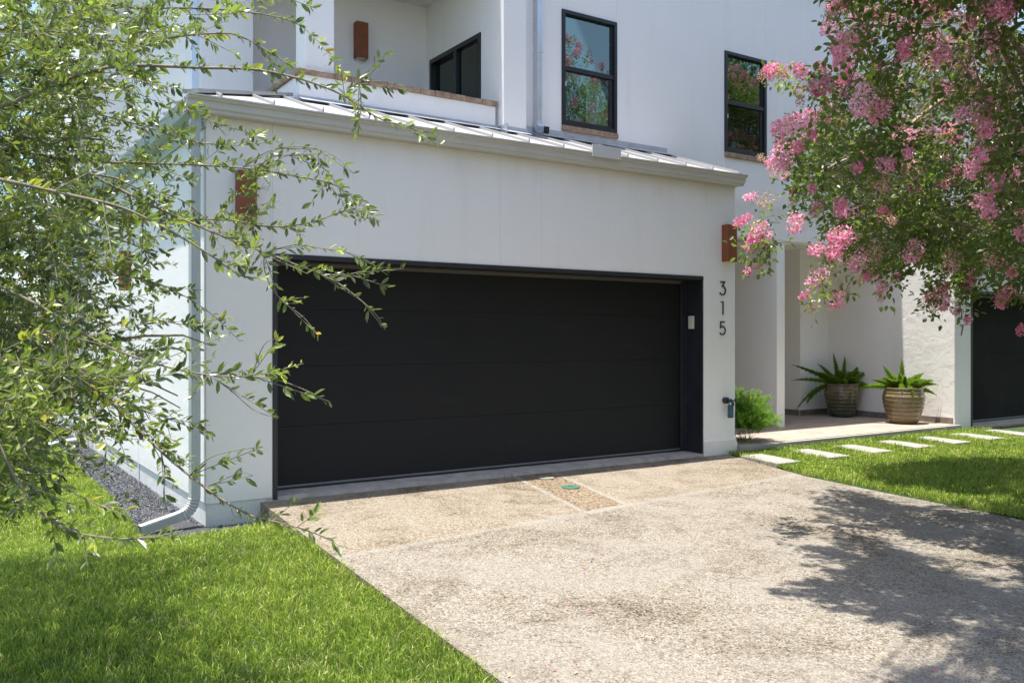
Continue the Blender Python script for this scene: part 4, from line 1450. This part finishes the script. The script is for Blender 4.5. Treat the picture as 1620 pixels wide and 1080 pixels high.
# ------------------------------------------------------------------ left tree (small oval leaves)
def oak():
    base = np.array([-4.6, -3.2, -0.2])
    tree = empty("live_oak_tree", tuple(base), "leafy tree with small oval leaves overhanging the left of the lawn", "tree")
    OFF = tuple(-base)
    BR = [  # pixel path, start depth, end depth, start radius
        ([(-200, 160), (-40, 190), (90, 130), (170, 105), (230, 103), (320, 108), (400, 108), (480, 125), (545, 150), (600, 190), (640, 200), (690, 228)], 3.3, 3.0, .011),
        ([(545, 150), (575, 125), (600, 105), (612, 82)], 3.0, 2.95, .003),
        ([(568, 132), (572, 160), (568, 200), (566, 222)], 3.0, 2.95, .0025),
        ([(560, 132), (600, 128), (630, 134), (645, 142)], 3.0, 2.95, .0025),
        ([(-60, -60), (100, -10), (207, 15), (300, 12), (389, 18), (463, 31), (500, 60), (528, 98)], 4.0, 3.5, .008),
        ([(389, 0), (450, -5), (470, 3), (500, 14)], 3.6, 3.5, .003),
        ([(200, 90), (250, 62), (310, 54), (370, 52), (400, 66), (430, 85), (452, 98), (474, 110)], 3.5, 3.3, .006),
        ([(-100, 270), (0, 283), (111, 309), (193, 326), (260, 360), (330, 400), (380, 440), (420, 440)], 2.5, 2.7, .008),
        ([(-80, 220), (40, 240), (122, 256), (220, 258), (315, 261), (407, 267), (470, 280), (540, 290), (600, 352)], 3.6, 3.2, .008),
        ([(385, 264), (420, 240), (450, 232), (490, 232), (530, 245), (560, 275)], 3.3, 3.2, .003),
        ([(407, 267), (430, 245), (470, 246), (500, 250), (540, 300), (556, 320)], 3.3, 3.2, .003),
        ([(120, 330), (200, 345), (280, 350), (360, 345), (430, 362), (500, 352), (560, 325), (600, 352)], 3.9, 3.5, .006),
        ([(150, 280), (250, 330), (320, 360), (380, 385), (430, 403), (480, 424), (530, 438), (570, 430), (615, 428)], 3.4, 3.1, .007),
        ([(500, 430), (540, 450), (575, 478), (598, 500), (610, 522)], 3.1, 3.1, .0035),
        ([(418, 402), (417, 425), (428, 455), (450, 480), (480, 500), (505, 532)], 3.1, 3.05, .003),
        ([(440, 478), (460, 472), (486, 470)], 3.1, 3.1, .002),
        ([(430, 395), (470, 385), (520, 395), (560, 400), (600, 424)], 3.2, 3.2, .003),
        ([(-50, 430), (60, 480), (150, 540), (220, 568), (300, 590), (380, 598), (430, 588), (480, 575)], 3.0, 2.8, .007),
        ([(400, 595), (440, 600), (480, 615), (523, 636)], 2.8, 2.8, .003),
        ([(330, 592), (370, 620), (400, 650), (440, 662)], 2.85, 2.8, .003),
        ([(400, 590), (410, 560), (420, 540), (440, 535)], 2.85, 2.8, .0025),
        ([(60, 520), (150, 610), (230, 690), (270, 728), (310, 760), (350, 790), (400, 818), (440, 825), (500, 842), (543, 866)], 2.9, 2.6, .007),
        ([(300, 752), (330, 722), (370, 712), (416, 706)], 2.75, 2.7, .003),
        ([(330, 768), (360, 755), (385, 745), (400, 752)], 2.7, 2.7, .0025),
        ([(255, 715), (262, 750), (258, 780), (262, 800)], 2.8, 2.8, .0025),
        ([(-60, 560), (-10, 680), (30, 770), (80, 830), (150, 850), (230, 854), (290, 838)], 2.5, 2.35, .006),
        ([(-30, 690), (40, 740), (120, 780), (160, 800), (200, 815)], 2.6, 2.5, .004),
        ([(-50, 640), (60, 660), (140, 690), (210, 740)], 2.8, 2.7, .005),
        ([(-60, 380), (30, 420), (120, 455), (200, 490), (260, 510), (340, 520)], 3.6, 3.4, .006),
        ([(0, 520), (100, 560), (200, 640), (260, 660), (340, 690)], 3.3, 3.1, .005),
        ([(100, 420), (180, 430), (260, 450), (330, 490), (380, 540)], 4.0, 3.8, .005),
        ([(150, 180), (230, 200), (300, 225), (380, 232), (440, 222)], 3.9, 3.7, .004),
        ([(150, 60), (230, 130), (290, 170), (350, 200), (420, 215)], 4.2, 3.8, .005),
        ([(240, 300), (300, 320), (350, 372), (400, 372)], 3.6, 3.5, .003),
        ([(0, 90), (80, 60), (160, 30), (240, 40), (330, 45)], 4.4, 4.0, .006),
    ]
    mb = MB()
    # trunk and main limbs, out of the frame to the left
    trunk_top = np.array([-4.4, -3.3, 2.6])
    mb.tube([tuple(base), (-4.55, -3.25, 0.8), (-4.5, -3.3, 1.8), tuple(trunk_top)], [0.20, 0.15, 0.13, 0.11], 14)
    tr_pts = [np.array([-4.52, -3.28, z]) for z in (1.3, 1.7, 2.1, 2.5)]
    twigs = []        # (start, end)
    for path, d0, d1, r in BR:
        n0 = len(path)
        Pw = np.array([at(p[0], p[1], d0 + (d1 - d0) * i / (n0 - 1)) for i, p in enumerate(path)])
        # resample smoothly
        t = np.linspace(0, n0 - 1, n0 * 4 - 3)
        Q = np.stack([np.interp(t, np.arange(n0), Pw[:, k]) for k in range(3)], 1)
        ker = np.array([1, 2, 3, 2, 1]) / 9
        Qp = np.pad(Q, ((2, 2), (0, 0)), mode='edge')
        Qs = sum(ker[k] * Qp[k:k + len(Q)] for k in range(5)); Qs[0] = Q[0]; Qs[-1] = Q[-1]
        mb.tube([tuple(q) for q in Qs], list(np.linspace(r, max(0.0011, r * 0.12), len(Qs)) * 0.8), 6)
        if path[0][0] < 20:
            k = tr_pts[rng.integers(0, 4)]
            mb.tube([tuple(q) for q in curve(k, Qs[0], 0.12, 7, 0.02)], list(np.linspace(0.035, r, 7)), 8)
        L = np.linalg.norm(np.diff(Qs, axis=0), axis=1).sum()
        # leaves directly along the branch, then side twigs
        seg = np.linspace(0, 1, max(2, int(L / 0.10)))
        for a, b in zip(seg[:-1], seg[1:]):
            ia = a * (len(Qs) - 1); ib = b * (len(Qs) - 1)
            A = np.array([np.interp(ia, np.arange(len(Qs)), Qs[:, k]) for k in range(3)])
            Bp = np.array([np.interp(ib, np.arange(len(Qs)), Qs[:, k]) for k in range(3)])
            twigs.append((A, Bp, 1.0))
            px_, _, _ = project(A)
            nside = rng.poisson(1.5 if px_ < 250 else (0.8 if px_ < 420 else 0.42))
            _, py_, _ = project(A)
            if 140 < px_ < 330 and 735 < py_ < 850 and rng.random() < 0.85:
                nside = 0
            for _ in range(nside):
                dv = norm(Bp - A)
                v = norm(dv * rng.uniform(0.5, 1.3) + rng.normal(size=3) * 0.55 + np.array([0, 0, -0.12]))
                ln = rng.uniform(0.06, 0.20) if px_ > 250 else rng.uniform(0.10, 0.30)
                if py_ > 700: ln *= 0.5
                twigs.append((A, A + v * ln, 0.9))
    # volume of hanging twigs on the left: denser towards the trunk
    allow = [(-200, -120), (470, -120), (330, 10), (300, 130), (290, 250), (280, 330), (250, 420), (255, 520), (235, 600), (215, 655), (120, 650), (70, 650), (55, 740), (-200, 820)]
    cnt = 0
    while cnt < 1100:
        px_, py_ = rng.uniform(-160, 130), rng.uniform(-110, 640)
        A = at(px_, py_, rng.uniform(3.2, 6.0))
        v = norm(RV * rng.uniform(0.0, 1.0) + rng.normal(size=3) * 0.5 + np.array([0, 0, -0.15]))
        twigs.append((A, A + v * rng.uniform(0.12, 0.30), 1.0)); cnt += 1
    for px_, py_ in ((362, 350), (372, 345), (385, 352), (398, 348), (380, 330), (366, 300), (372, 285), (392, 300), (400, 322), (384, 312), (360, 335), (410, 340), (395, 285)):
        A = at(px_, py_, 3.4)
        v = norm(RV * rng.uniform(-0.3, 1.0) + rng.normal(size=3) * 0.6)
        twigs.append((A, A + v * rng.uniform(0.08, 0.16), 1.0))
    cnt = 0
    while cnt < 1750:
        px_, py_ = rng.uniform(-190, 440), rng.uniform(-110, 800)
        p = 1.0 if px_ < 90 else max(0.0, 1.0 - (px_ - 90) / 190)
        if py_ < 70: p = max(p, 0.55 if px_ < 330 else 0.25)
        if 230 < py_ < 420 and 100 < px_ < 260: p = max(p, 0.42)
        if not inside(np.array([px_]), np.array([py_]), allow)[0] or rng.random() > p:
            continue
        dep = rng.uniform(2.9, 6.3) if py_ < 560 else rng.uniform(2.4, 4.0)
        A = at(px_, py_, dep)
        v = norm(RV * rng.uniform(0.2, 1.0) + rng.normal(size=3) * 0.5 + np.array([0, 0, -0.15]))
        ln = rng.uniform(0.12, 0.34)
        S = A - np.array(SUN) * ((A[2] + 0.2) / SUN.z)
        sx, sy, sd = project(S)
        if sd > 1 and 60 < sx < 700 and sy < 1080 and rng.random() < 0.55:
            continue
        twigs.append((A, A + v * ln, 1.0)); cnt += 1
    A = np.array([t[0] for t in twigs]); B = np.array([t[1] for t in twigs])
    n = len(A)
    L = np.linalg.norm(B - A, axis=1)
    V, F = sticks(A, B, np.full(n, .0017), np.full(n, .0009), 4)
    # secondary limbs inside the dense part
    for k in range(26):
        p = at(rng.uniform(-150, 60), rng.uniform(-60, 640), rng.uniform(3.4, 5.6))
        q = p + RV * rng.uniform(0.4, 1.0) + np.array([0, rng.normal() * .2, rng.normal() * 0.2])
        s_ = tr_pts[rng.integers(0, 4)]
        mb.tube([tuple(x) for x in curve(s_, p, 0.2, 7, 0.03)], list(np.linspace(0.04, 0.013, 7)), 7)
        mb.tube([tuple(x) for x in curve(p, q, 0.05, 7, 0.02)], list(np.linspace(0.013, 0.003, 7)), 6)
    o = mb.build("trunk", M['bark'], smooth=True); o.parent = tree; o.location = OFF
    np_mesh("twigs", V, [F], M['bark'], parent=tree).location = OFF
    cntl = np.maximum(4, (L / 0.0105).astype(int))
    idx = np.repeat(np.arange(n), cntl)
    t = rng.random(len(idx))
    d = norm(B - A)[idx]
    base_ = A[idx] + (B - A)[idx] * t[:, None]
    sd = rand_dir(len(idx)); sd -= d * (sd * d).sum(1)[:, None]; sd = norm(sd)
    ax = norm(sd * rng.uniform(0.55, 1.2, (len(idx), 1)) + d * 0.75 + np.array([0, 0, 0.10]))
    nr = norm(np.cross(ax, rand_dir(len(idx))) + np.array([0, 0, 0.8]))
    Ln = rng.uniform(0.016, 0.046, len(idx)) * (1.05 - 0.35 * (t > 0.85))
    V, F = leaf_batch(base_ + sd * 0.002, ax, nr, Ln, Ln * rng.uniform(0.30, 0.42, len(idx)), LEAF8)
    young = (rng.random(n) < 0.22).astype(float)
    tint = np.clip(rng.normal(0.38, 0.15, n)[idx] + 0.38 * young[idx] * (0.5 + t * 0.6) + rng.normal(0, 0.12, len(idx)) + 0.12 * (t > 0.8), 0, 0.96)
    tint[rng.random(len(idx)) < 0.004] = 1.0
    np_mesh("crown", V, F, M['oakleaf'], np.repeat(tint, 8), tree).location = OFF
    return tree
oak()

# ------------------------------------------------------------------ background tree behind, far left, and one across the street
def bg_tree(name, loc, h, rad, label, nleaf, leaf=0.09, m='crapeleaf', trunk=0.14):
    e = empty(name, loc, label, "tree")
    mb = MB()
    top = np.array([0, 0, h * 0.62])
    mb.tube([(0, 0, 0), (0.05, 0, h * 0.3), tuple(top)], [trunk, trunk * .8, trunk * .5], 10)
    c = np.array([0, 0, h * 0.62])
    for k in range(14):
        v = rand_dir(1, 0.4)[0]
        mb.tube([tuple(x) for x in curve(np.array([0, 0, h * rng.uniform(.3, .6)]), c + v * rad * 0.75, 0.1, 6, 0.08)], list(np.linspace(trunk * .4, 0.01, 6)), 6)
    mb.build("trunk", M['bark']).parent = e
    nc = 60
    cc = rand_dir(nc, 0.1) * (rng.random((nc, 1)) ** 0.35) * 0.82 * rad + c
    idx = rng.integers(0, nc, nleaf)
    cs = rng.uniform(0.16, 0.30, nc) * rad[0]
    g = rand_dir(nleaf) * (rng.random((nleaf, 1)) ** 0.45) * cs[idx][:, None]
    P = cc[idx] + g
    Ln = rng.uniform(0.7, 1.3, nleaf) * leaf
    V, F = leaf_batch(P, rand_dir(nleaf, -0.2), norm(rand_dir(nleaf) + np.array([0, 0, 1.0])), Ln, Ln * 0.5, LEAF6)
    ti = np.clip(rng.normal(0.45, 0.18, nc)[idx] + rng.normal(0, .13, nleaf), 0, 1)
    np_mesh("crown", V, F, M[m], np.repeat(ti, 6), e)
    return e
bg_tree("shade_tree", (-4.6, 9.5, -0.2), 5.6, np.array([1.9, 1.9, 2.2]), "dark evergreen tree standing beyond the side lawn behind the near leaves", 14000, 0.07, 'oakleaf')
bg_tree("shade_tree", (-3.4, 17.0, -0.2), 7.0, np.array([2.4, 2.4, 3.0]), "farther green tree at the end of the side lawn", 12000, 0.09, 'oakleaf')
bg_tree("street_tree", (22.6, -14.0, -0.2), 15.0, np.array([3.6, 3.6, 5.2]), "tall green street tree mirrored in the right window", 16000, 0.16)

# ------------------------------------------------------------------ shrub at the pier and thin sapling
def shrub():
    e = empty("asparagus_shrub", (6.60, 0.30, 0.02), "feathery bright green shrub tucked behind the right pier", "shrub")
    NP = 150
    A_ = []; B_ = []
    for k_ in range(NP):
        az = rng.uniform(0, 2 * np.pi); el = R(rng.uniform(12, 86)); L_ = rng.uniform(0.36, 0.62) * (1.08 if el > 1.0 else 0.80)
        d_ = np.array([math.cos(az) * math.cos(el), math.sin(az) * math.cos(el), math.sin(el)])
        tt_ = np.linspace(0, 1, 9)[:, None]
        C_ = np.array([0.05 * math.cos(az), 0.05 * math.sin(az), 0.22]) + d_ * tt_ * L_
        C_[:, 2] -= rng.uniform(0.05, 0.30) * L_ * tt_[:, 0] ** 2
        for a_, b_ in zip(C_[1:-1], C_[2:]):
            A_.append(a_); B_.append(b_)
            for _ in range(2):
                v_ = norm((b_ - a_) / np.linalg.norm(b_ - a_) * 0.8 + rng.normal(size=3) * 0.6)
                A_.append(a_); B_.append(a_ + v_ * rng.uniform(0.04, 0.10))
    near = np.array(A_); P = np.array(B_); n = len(P)
    P[:, 2] = np.maximum(P[:, 2], 0.05)
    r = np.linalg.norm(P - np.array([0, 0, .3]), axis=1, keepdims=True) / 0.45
    V, F = sticks(near, P, np.full(n, .0014), np.full(n, .0009))
    V0, F0 = sticks(np.zeros((30, 3)) + rng.normal(size=(30, 3)) * [.05, .05, 0], near[rng.choice(n, 30)], np.full(30, .003), np.full(30, .0015))
    np_mesh("stem", np.concatenate([V, V0]), [np.concatenate([F, F0 + len(V)])], M['bush'], np.full(len(V) + len(V0), 0.2), e)
    k = 22
    idx = np.repeat(np.arange(n), k)
    t = rng.random(len(idx))
    B = near[idx] + (P - near)[idx] * t[:, None]
    ax = norm(rand_dir(len(idx), 0.2) + norm(P - near)[idx] * 0.6)
    Ln = rng.uniform(0.014, 0.032, len(idx))
    V, F = leaf_batch(B, ax, rand_dir(len(idx)), Ln, Ln * 0.22, LEAF6)
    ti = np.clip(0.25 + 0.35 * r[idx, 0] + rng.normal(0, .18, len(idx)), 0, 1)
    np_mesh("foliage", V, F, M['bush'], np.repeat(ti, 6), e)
    # thin grey sapling behind
    e = empty("sapling", (6.33, 0.62, 0.05), "thin grey green sapling peeking out from behind the right pier", "sapling")
    mb = MB(); Q = curve((0, 0, 0), (0.06, 0.03, 1.95), 0, 8, 0.01)
    mb.tube([tuple(q) for q in Q], list(np.linspace(.008, .002, 8)), 6)
    tw = []
    for z in np.linspace(0.9, 1.95, 16):
        a = rng.uniform(0, 6.28)
        p = np.array([0.06 * z / 1.95, 0.03 * z / 1.95, z]); q = p + np.array([math.cos(a) * .13, math.sin(a) * .13, 0.10]); tw.append((p, q))
        mb.tube([tuple(p), tuple(q)], [.002, .001], 4)
    mb.build("stem", M['bark']).parent = e
    A = np.array([t[0] for t in tw]); B = np.array([t[1] for t in tw])
    idx = np.repeat(np.arange(len(tw)), 16); t = rng.random(len(idx))
    P = A[idx] + (B - A)[idx] * t[:, None]
    Ln = rng.uniform(0.02, 0.04, len(idx))
    V, F = leaf_batch(P, norm(rand_dir(len(idx)) + norm(B - A)[idx]), rand_dir(len(idx)), Ln, Ln * 0.22, LEAF6)
    np_mesh("leaves", V, F, M['olive'], np.repeat(rng.random(len(idx)), 6), e)
shrub()

# ------------------------------------------------------------------ potted foxtail ferns
def potted(loc, pot_m, label, fr, s=1.0, H=0.59, Rm=0.315):
    e = empty("potted_fern", loc, label, "potted plant", "big glazed pots with foxtail ferns")
    mb = MB()
    prof = [(0.0, 0.0), (Rm * 0.60, 0.0), (Rm * 0.66, 0.02)]
    zs = np.linspace(0.04, H - 0.03, 90)
    for z in zs:
        t = z / H
        r = Rm * (0.66 + 0.36 * math.sin(min(1, t * 1.05) * math.pi * 0.62)) * (1 - 0.10 * max(0, t - 0.75) / 0.25)
        rib = 0.008 * (1 if (z * 16.0) % 1 < 0.30 else 0)
        prof.append((r + rib, z))
    prof += [(Rm * 0.98, H - 0.02), (Rm * 0.99, H), (Rm * 0.90, H), (Rm * 0.88, H - 0.05), (0.001, H - 0.05)]
    mb.lathe(prof, sides=56)
    a = mb.build("pot", pot_m, smooth=True); a.parent = e
    mb = MB(); mb.lathe([(0.0, H - 0.049), (Rm * 0.87, H - 0.049), (Rm * 0.5, H - 0.03), (0.001, H - 0.025)], sides=24)
    a = mb.build("soil", M['soil']); a.parent = e
    for az, el, L, droop in fr:
        # arching frond centre line
        n = 14
        az_ = R(az); el_ = R(el)
        d = np.array([math.cos(az_) * math.cos(el_), math.sin(az_) * math.cos(el_), math.sin(el_)])
        t = np.linspace(0, 1, n)
        C = np.array([math.cos(az_) * 0.07, math.sin(az_) * 0.07, H - 0.03]) + d[None] * (t * L)[:, None]
        C[:, 2] -= droop * L * t ** 2.2
        # needles all round the axis, tapering to the tip
        k = int(2300 * L / 0.5)
        tt = rng.random(k)
        P = np.stack([np.interp(tt, t, C[:, j]) for j in range(3)], 1)
        dd = norm(np.stack([np.interp(np.minimum(1, tt + .05), t, C[:, j]) - np.interp(np.maximum(0, tt - .05), t, C[:, j]) for j in range(3)], 1))
        sdv = rand_dir(k); sdv -= dd * (sdv * dd).sum(1)[:, None]; sdv = norm(sdv)
        rad = 0.050 * s * np.clip(1.0 - tt ** 2.4, 0.10, 1) * np.clip(0.5 + tt * 2.5, 0, 1) * (1 + 0.22 * np.sin(tt * 60))
        Ln = rad * rng.uniform(0.85, 1.25, k)
        V, F = leaf_batch(P, norm(sdv + dd * 0.75), rand_dir(k), Ln, np.full(k, 0.0055), QUAD4)
        Vs, Fs = sticks(C[:-1], C[1:], np.full(n - 1, .003), np.full(n - 1, .003), 4)
        ti = np.concatenate([np.repeat(np.clip(rng.normal(0.45, 0.2, k) + 0.1 * rng.normal(), 0, 1), 4), np.full(len(Vs), 0.3)])
        np_mesh("frond", np.concatenate([V, Vs]), [np.concatenate([F[0], Fs + len(V)])], M['fern'], ti, e)
RA = math.degrees(math.atan2(RV[1], RV[0]))     # azimuth of "picture right"
def frs(lst, extra, seed):
    r = random.Random(seed)
    out = [(RA + a, el, L, dr) for a, el, L, dr in lst]
    for _ in range(extra):
        out.append((r.uniform(0, 360), r.uniform(35, 80), r.uniform(0.24, 0.42), r.uniform(0.2, 0.5)))
    return out
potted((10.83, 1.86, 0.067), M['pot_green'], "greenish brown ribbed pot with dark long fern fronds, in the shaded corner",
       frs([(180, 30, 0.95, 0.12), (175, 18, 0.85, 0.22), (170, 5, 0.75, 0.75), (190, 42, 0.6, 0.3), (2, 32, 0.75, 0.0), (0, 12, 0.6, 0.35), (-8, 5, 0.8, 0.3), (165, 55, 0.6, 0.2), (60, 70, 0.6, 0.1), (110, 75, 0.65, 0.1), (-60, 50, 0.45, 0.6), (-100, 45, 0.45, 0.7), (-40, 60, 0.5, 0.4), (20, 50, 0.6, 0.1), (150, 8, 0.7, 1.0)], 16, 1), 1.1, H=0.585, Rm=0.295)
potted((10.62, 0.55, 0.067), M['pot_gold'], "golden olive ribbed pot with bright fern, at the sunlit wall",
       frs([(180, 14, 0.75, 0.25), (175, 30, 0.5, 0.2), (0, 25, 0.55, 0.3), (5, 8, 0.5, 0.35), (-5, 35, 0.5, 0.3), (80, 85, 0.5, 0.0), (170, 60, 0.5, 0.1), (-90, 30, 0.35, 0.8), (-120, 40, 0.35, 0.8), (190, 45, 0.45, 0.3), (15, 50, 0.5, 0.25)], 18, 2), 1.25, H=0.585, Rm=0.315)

# ------------------------------------------------------------------ gravel
def gravel():
    edge = [(-0.95, 9.5), (-0.95, 7.66), (-1.02, 4.29), (-1.02, 2.12), (-1.07, 0.82), (-1.13, 0.02), (-0.94, -0.44), (-0.56, -0.36), (-0.34, -0.35), (-0.15, -0.24), (-0.04, -0.12), (-0.04, 0.02), (-0.59, 0.02), (-0.59, 9.5)]
    P = []
    while sum(map(len, P)) < 15000:
        q = np.stack([rng.uniform(-1.15, 0.0, 20000), 9.5 - 10 * rng.random(20000) ** 0.75], 1)
        q = q[inside(q[:, 0], q[:, 1], edge)]
        P.append(q)
    P = np.concatenate(P)[:15000]
    n = len(P)
    z = ground_z(P[:, 0], P[:, 1]) + rng.uniform(0.0, 0.018, n)
    c = np.stack([P[:, 0], P[:, 1], z], 1)
    T = np.array([(1, 0, 0), (-1, .2, 0), (0.1, 1, 0), (-.1, -1, 0), (0, 0, 1), (0.1, .1, -1.0)])
    F = np.array([(0, 2, 4), (2, 1, 4), (1, 3, 4), (3, 0, 4), (2, 0, 5), (1, 2, 5), (3, 1, 5), (0, 3, 5)])
    s = rng.uniform(0.006, 0.014, (n, 1)) * np.concatenate([rng.uniform(.8, 1.4, (n, 1)), rng.uniform(.6, 1.1, (n, 1)), rng.uniform(.35, .7, (n, 1))], 1)
    q = rng.normal(size=(n, 4)); q /= np.linalg.norm(q, axis=1, keepdims=True)
    a, b, c_, d = q.T
    Rm = np.stack([np.stack([1 - 2 * (c_ * c_ + d * d), 2 * (b * c_ - d * a), 2 * (b * d + c_ * a)], 1),
                   np.stack([2 * (b * c_ + d * a), 1 - 2 * (b * b + d * d), 2 * (c_ * d - b * a)], 1),
                   np.stack([2 * (b * d - c_ * a), 2 * (c_ * d + b * a), 1 - 2 * (b * b + c_ * c_)], 1)], 1)
    V = np.einsum('nij,nkj->nki', Rm, T[None] * s[:, None, :]) + c[:, None]
    Fq = (F[None] + (np.arange(n) * 6)[:, None, None]).reshape(-1, 3)
    ti = np.clip(rng.beta(2, 2.5, n), 0, 0.97); ti[rng.random(n) < 0.03] = 1.0
    o = np_mesh("gravel", V.reshape(-1, 3), [Fq], M['gravel'], np.repeat(ti, 6)); tag(o, kind='stuff')
    mb = MB()
    m_ = simple("gravel_bed_dirt", (0.045, 0.045, 0.048), 0.95, 0, 0.3, 60, 0.8, 120)
    z0 = -0.212
    mb.add([(x, y, float(ground_z(x, y)) + 0.004) for x, y in edge], [tuple(range(len(edge)))[::-1]])
    tag(mb.build("gravel_bed", m_), kind='structure')
gravel()

# ------------------------------------------------------------------ grass
def grass(name, poly, dens, wid, zone, extra=None, hmul=1.0):
    x0 = min(p[0] for p in poly); x1 = max(p[0] for p in poly); y0 = min(p[1] for p in poly); y1 = max(p[1] for p in poly)
    n = int((x1 - x0) * (y1 - y0) * dens)
    X = rng.uniform(x0, x1, n); Y = rng.uniform(y0, y1, n)
    k = inside(X, Y, poly)
    if extra is not None: k &= extra(X, Y)
    X, Y = X[k], Y[k]
    Z = ground_z(X, Y)
    P = np.stack([X, Y, Z], 1)
    px, py, d = project(P)
    # fewer, wider blades with distance; none are needed far behind the frame
    infr = (d > 0.8) & (px > -250) & (px < 1900)
    keep = rng.random(len(P)) < np.where(infr, np.clip((5.0 / np.maximum(d, 1)) ** 1.0, 0.22, 1.0), 0.06)
    P = P[keep]; d = d[keep]
    n = len(P)
    q1 = np.sin(P[:, 0] * 2.3 + 0.7 * np.sin(P[:, 1] * 3.1)) * np.sin(P[:, 1] * 2.7 + 0.9 * np.sin(P[:, 0] * 1.9))
    q2 = np.sin(P[:, 0] * 9.1 + 2 * np.sin(P[:, 1] * 4.7)) * np.sin(P[:, 1] * 8.3 + 1.7 * np.sin(P[:, 0] * 5.3))
    pn = np.sin(P[:, 0] * 5.1 + 1) * np.sin(P[:, 1] * 4.3) * 0.5 + np.sin(P[:, 0] * 13 + P[:, 1] * 9) * 0.3
    h = rng.uniform(0.022, 0.074, n) * (1 + 0.15 * pn + 0.20 * q2) * hmul
    h[rng.random(n) < 0.012] *= 1.5
    wv = wid * rng.uniform(0.7, 1.3, n) * np.clip(d / 6.0, 1.0, 1.9)
    az = rng.uniform(0, 2 * np.pi, n)
    lean = rng.uniform(0.15, 0.95, n)
    dirv = np.stack([np.cos(az), np.sin(az), np.zeros(n)], 1)
    a2 = rng.uniform(0, 2 * np.pi, n)
    sd = np.stack([np.cos(a2), np.sin(a2), np.zeros(n)], 1) * wv[:, None] / 2
    m_ = P + dirv * (h * lean * 0.35)[:, None] + UP * (h * 0.6)[:, None]
    t = P + dirv * (h * lean)[:, None] + UP * (h * (1.05 - 0.35 * lean))[:, None]
    V = np.stack([P - sd, P + sd, m_ + sd * .8, m_ - sd * .8, t], 1).reshape(-1, 3)
    i = np.arange(n)[:, None] * 5
    ti = np.clip(rng.normal(0.43, 0.22, n) + 0.10 * pn + 0.10 * q1 + 0.08 * q2, 0, 0.93)
    ti[rng.random(n) < 0.035 + 0.09 * np.clip(q1 * q2, 0, 1)] = 1.0
    o = np_mesh(name, V, [i + np.array([[0, 1, 2, 3]]), i + np.array([[3, 2, 4]])], M['grass'], np.repeat(ti, 5))
    tag(o, kind='stuff')
    return n
gl = [(-8, -9.4), (le(-9.4) + .012, -9.4), (le(-5) + .012, -5.0), (le(-2) + .01, -2.0), (le(-0.9) + .005, -0.9), (le(-0.3) - 0.01, -0.33), (-0.05, -0.16), (-0.15, -0.26), (-0.34, -0.37), (-0.56, -0.38), (-0.94, -0.46), (-1.15, 0.0), (-1.09, 0.82), (-1.04, 2.12),
      (-1.04, 4.29), (-0.97, 7.66), (-0.97, 12), (-8, 12)]
n1 = grass("lawn_grass", gl, 9500, 0.0045, 0)
gr = [(re_(-9.4), -9.4), (10.9, -9.4), (11.6, -0.12), (6.16, -0.12), (6.10, -0.10), (6.02, -0.07), (re_(-0.05) + 0.0, -0.05), (re_(-1.55) - 0.01, -1.55), (re_(-4) - 0.015, -4.0)]
def nostone(X, Y):
    k = np.ones(len(X), bool)
    for i in range(7):
        ox_, oy_ = 5.83 + 0.905 * i, -0.325 - 0.01 * i
        jx = rng.normal(size=len(X)) * 0.012
        k &= ~inside(X + jx, Y + jx, [(ox_ + 0.03, oy_ - 0.03), (ox_ + 0.30, oy_ - 0.05), (ox_ + 0.15, oy_ - 0.70), (ox_ - 0.15, oy_ - 0.69)])
    return k
n2 = grass("lawn_grass", gr, 9500, 0.0045, 0, nostone, 0.95)
# a few blades between the two lawns' edges creep over the slab
print("grass", n1, n2)

# fallen petals
def petals_on_ground():
    pts = []
    for px, py in ((990, 742), (1020, 803), (925, 853), (953, 872), (927, 903), (953, 904), (921, 942), (929, 955), (898, 950), (865, 1035), (911, 1035), (874, 1044), (883, 1059), (867, 1065), (1240, 914), (1189, 845), (1435, 836), (1452, 812), (1570, 818),
                   (1553, 832), (1605, 935), (1385, 785), (1363, 808), (1440, 790), (1532, 800), (1395, 862), (1374, 960), (1475, 1036), (1090, 700 + 60), (1300, 890), (1500, 960), (1560, 880), (1340, 905)):
        pts.append(on_ground(px, py, -0.11))
    P = np.array(pts)
    P[:, 2] = drive_z(P[:, 1]) + 0.004
    rg = []
    for _ in range(70):
        x, y = rng.uniform(6, 10), rng.uniform(-3.4, -1.3)
        rg.append((x, y, float(ground_z(x, y)) + 0.055))
    P = np.concatenate([P, np.array(rg)])
    k = len(P)
    V, F = leaf_batch(P, rand_dir(k) * np.array([1, 1, .15]), norm(np.array([[0, 0, 1.0]]) + rng.normal(size=(k, 3)) * .3), rng.uniform(.014, .026, k), rng.uniform(.010, .018, k), QUAD4)
    V[:, 2] += 0.001
    tag(np_mesh("fallen_petals", V, F, M['petal'], np.repeat(rng.uniform(0, .35, k), 4)), kind='stuff')
petals_on_ground()
def dead_leaves():
    P = []
    for _ in range(70):
        px, py = rng.uniform(150, 1600), rng.uniform(790, 1075)
        g = on_ground(px, py, -0.12)
        on_drive = le(g[1]) < g[0] < re_(g[1])
        if not on_drive and rng.random() < 0.3: continue
        P.append((g[0], g[1], float(drive_z(g[1])) + 0.004 if on_drive else float(ground_z(g[0], g[1])) + 0.045))
    P = np.array(P); k = len(P)
    ax = rand_dir(k) * np.array([1, 1, .15])
    L = rng.uniform(.018, .034, k)
    V, F = leaf_batch(P, ax, norm(np.array([[0, 0, 1.0]]) + rng.normal(size=(k, 3)) * .25), L, L * 0.42, LEAF6)
    V[:, 2] += 0.002
    tag(np_mesh("dead_leaves", V, F, M['spent'], np.repeat(rng.uniform(0, .6, k), 6)), kind='stuff')
dead_leaves()
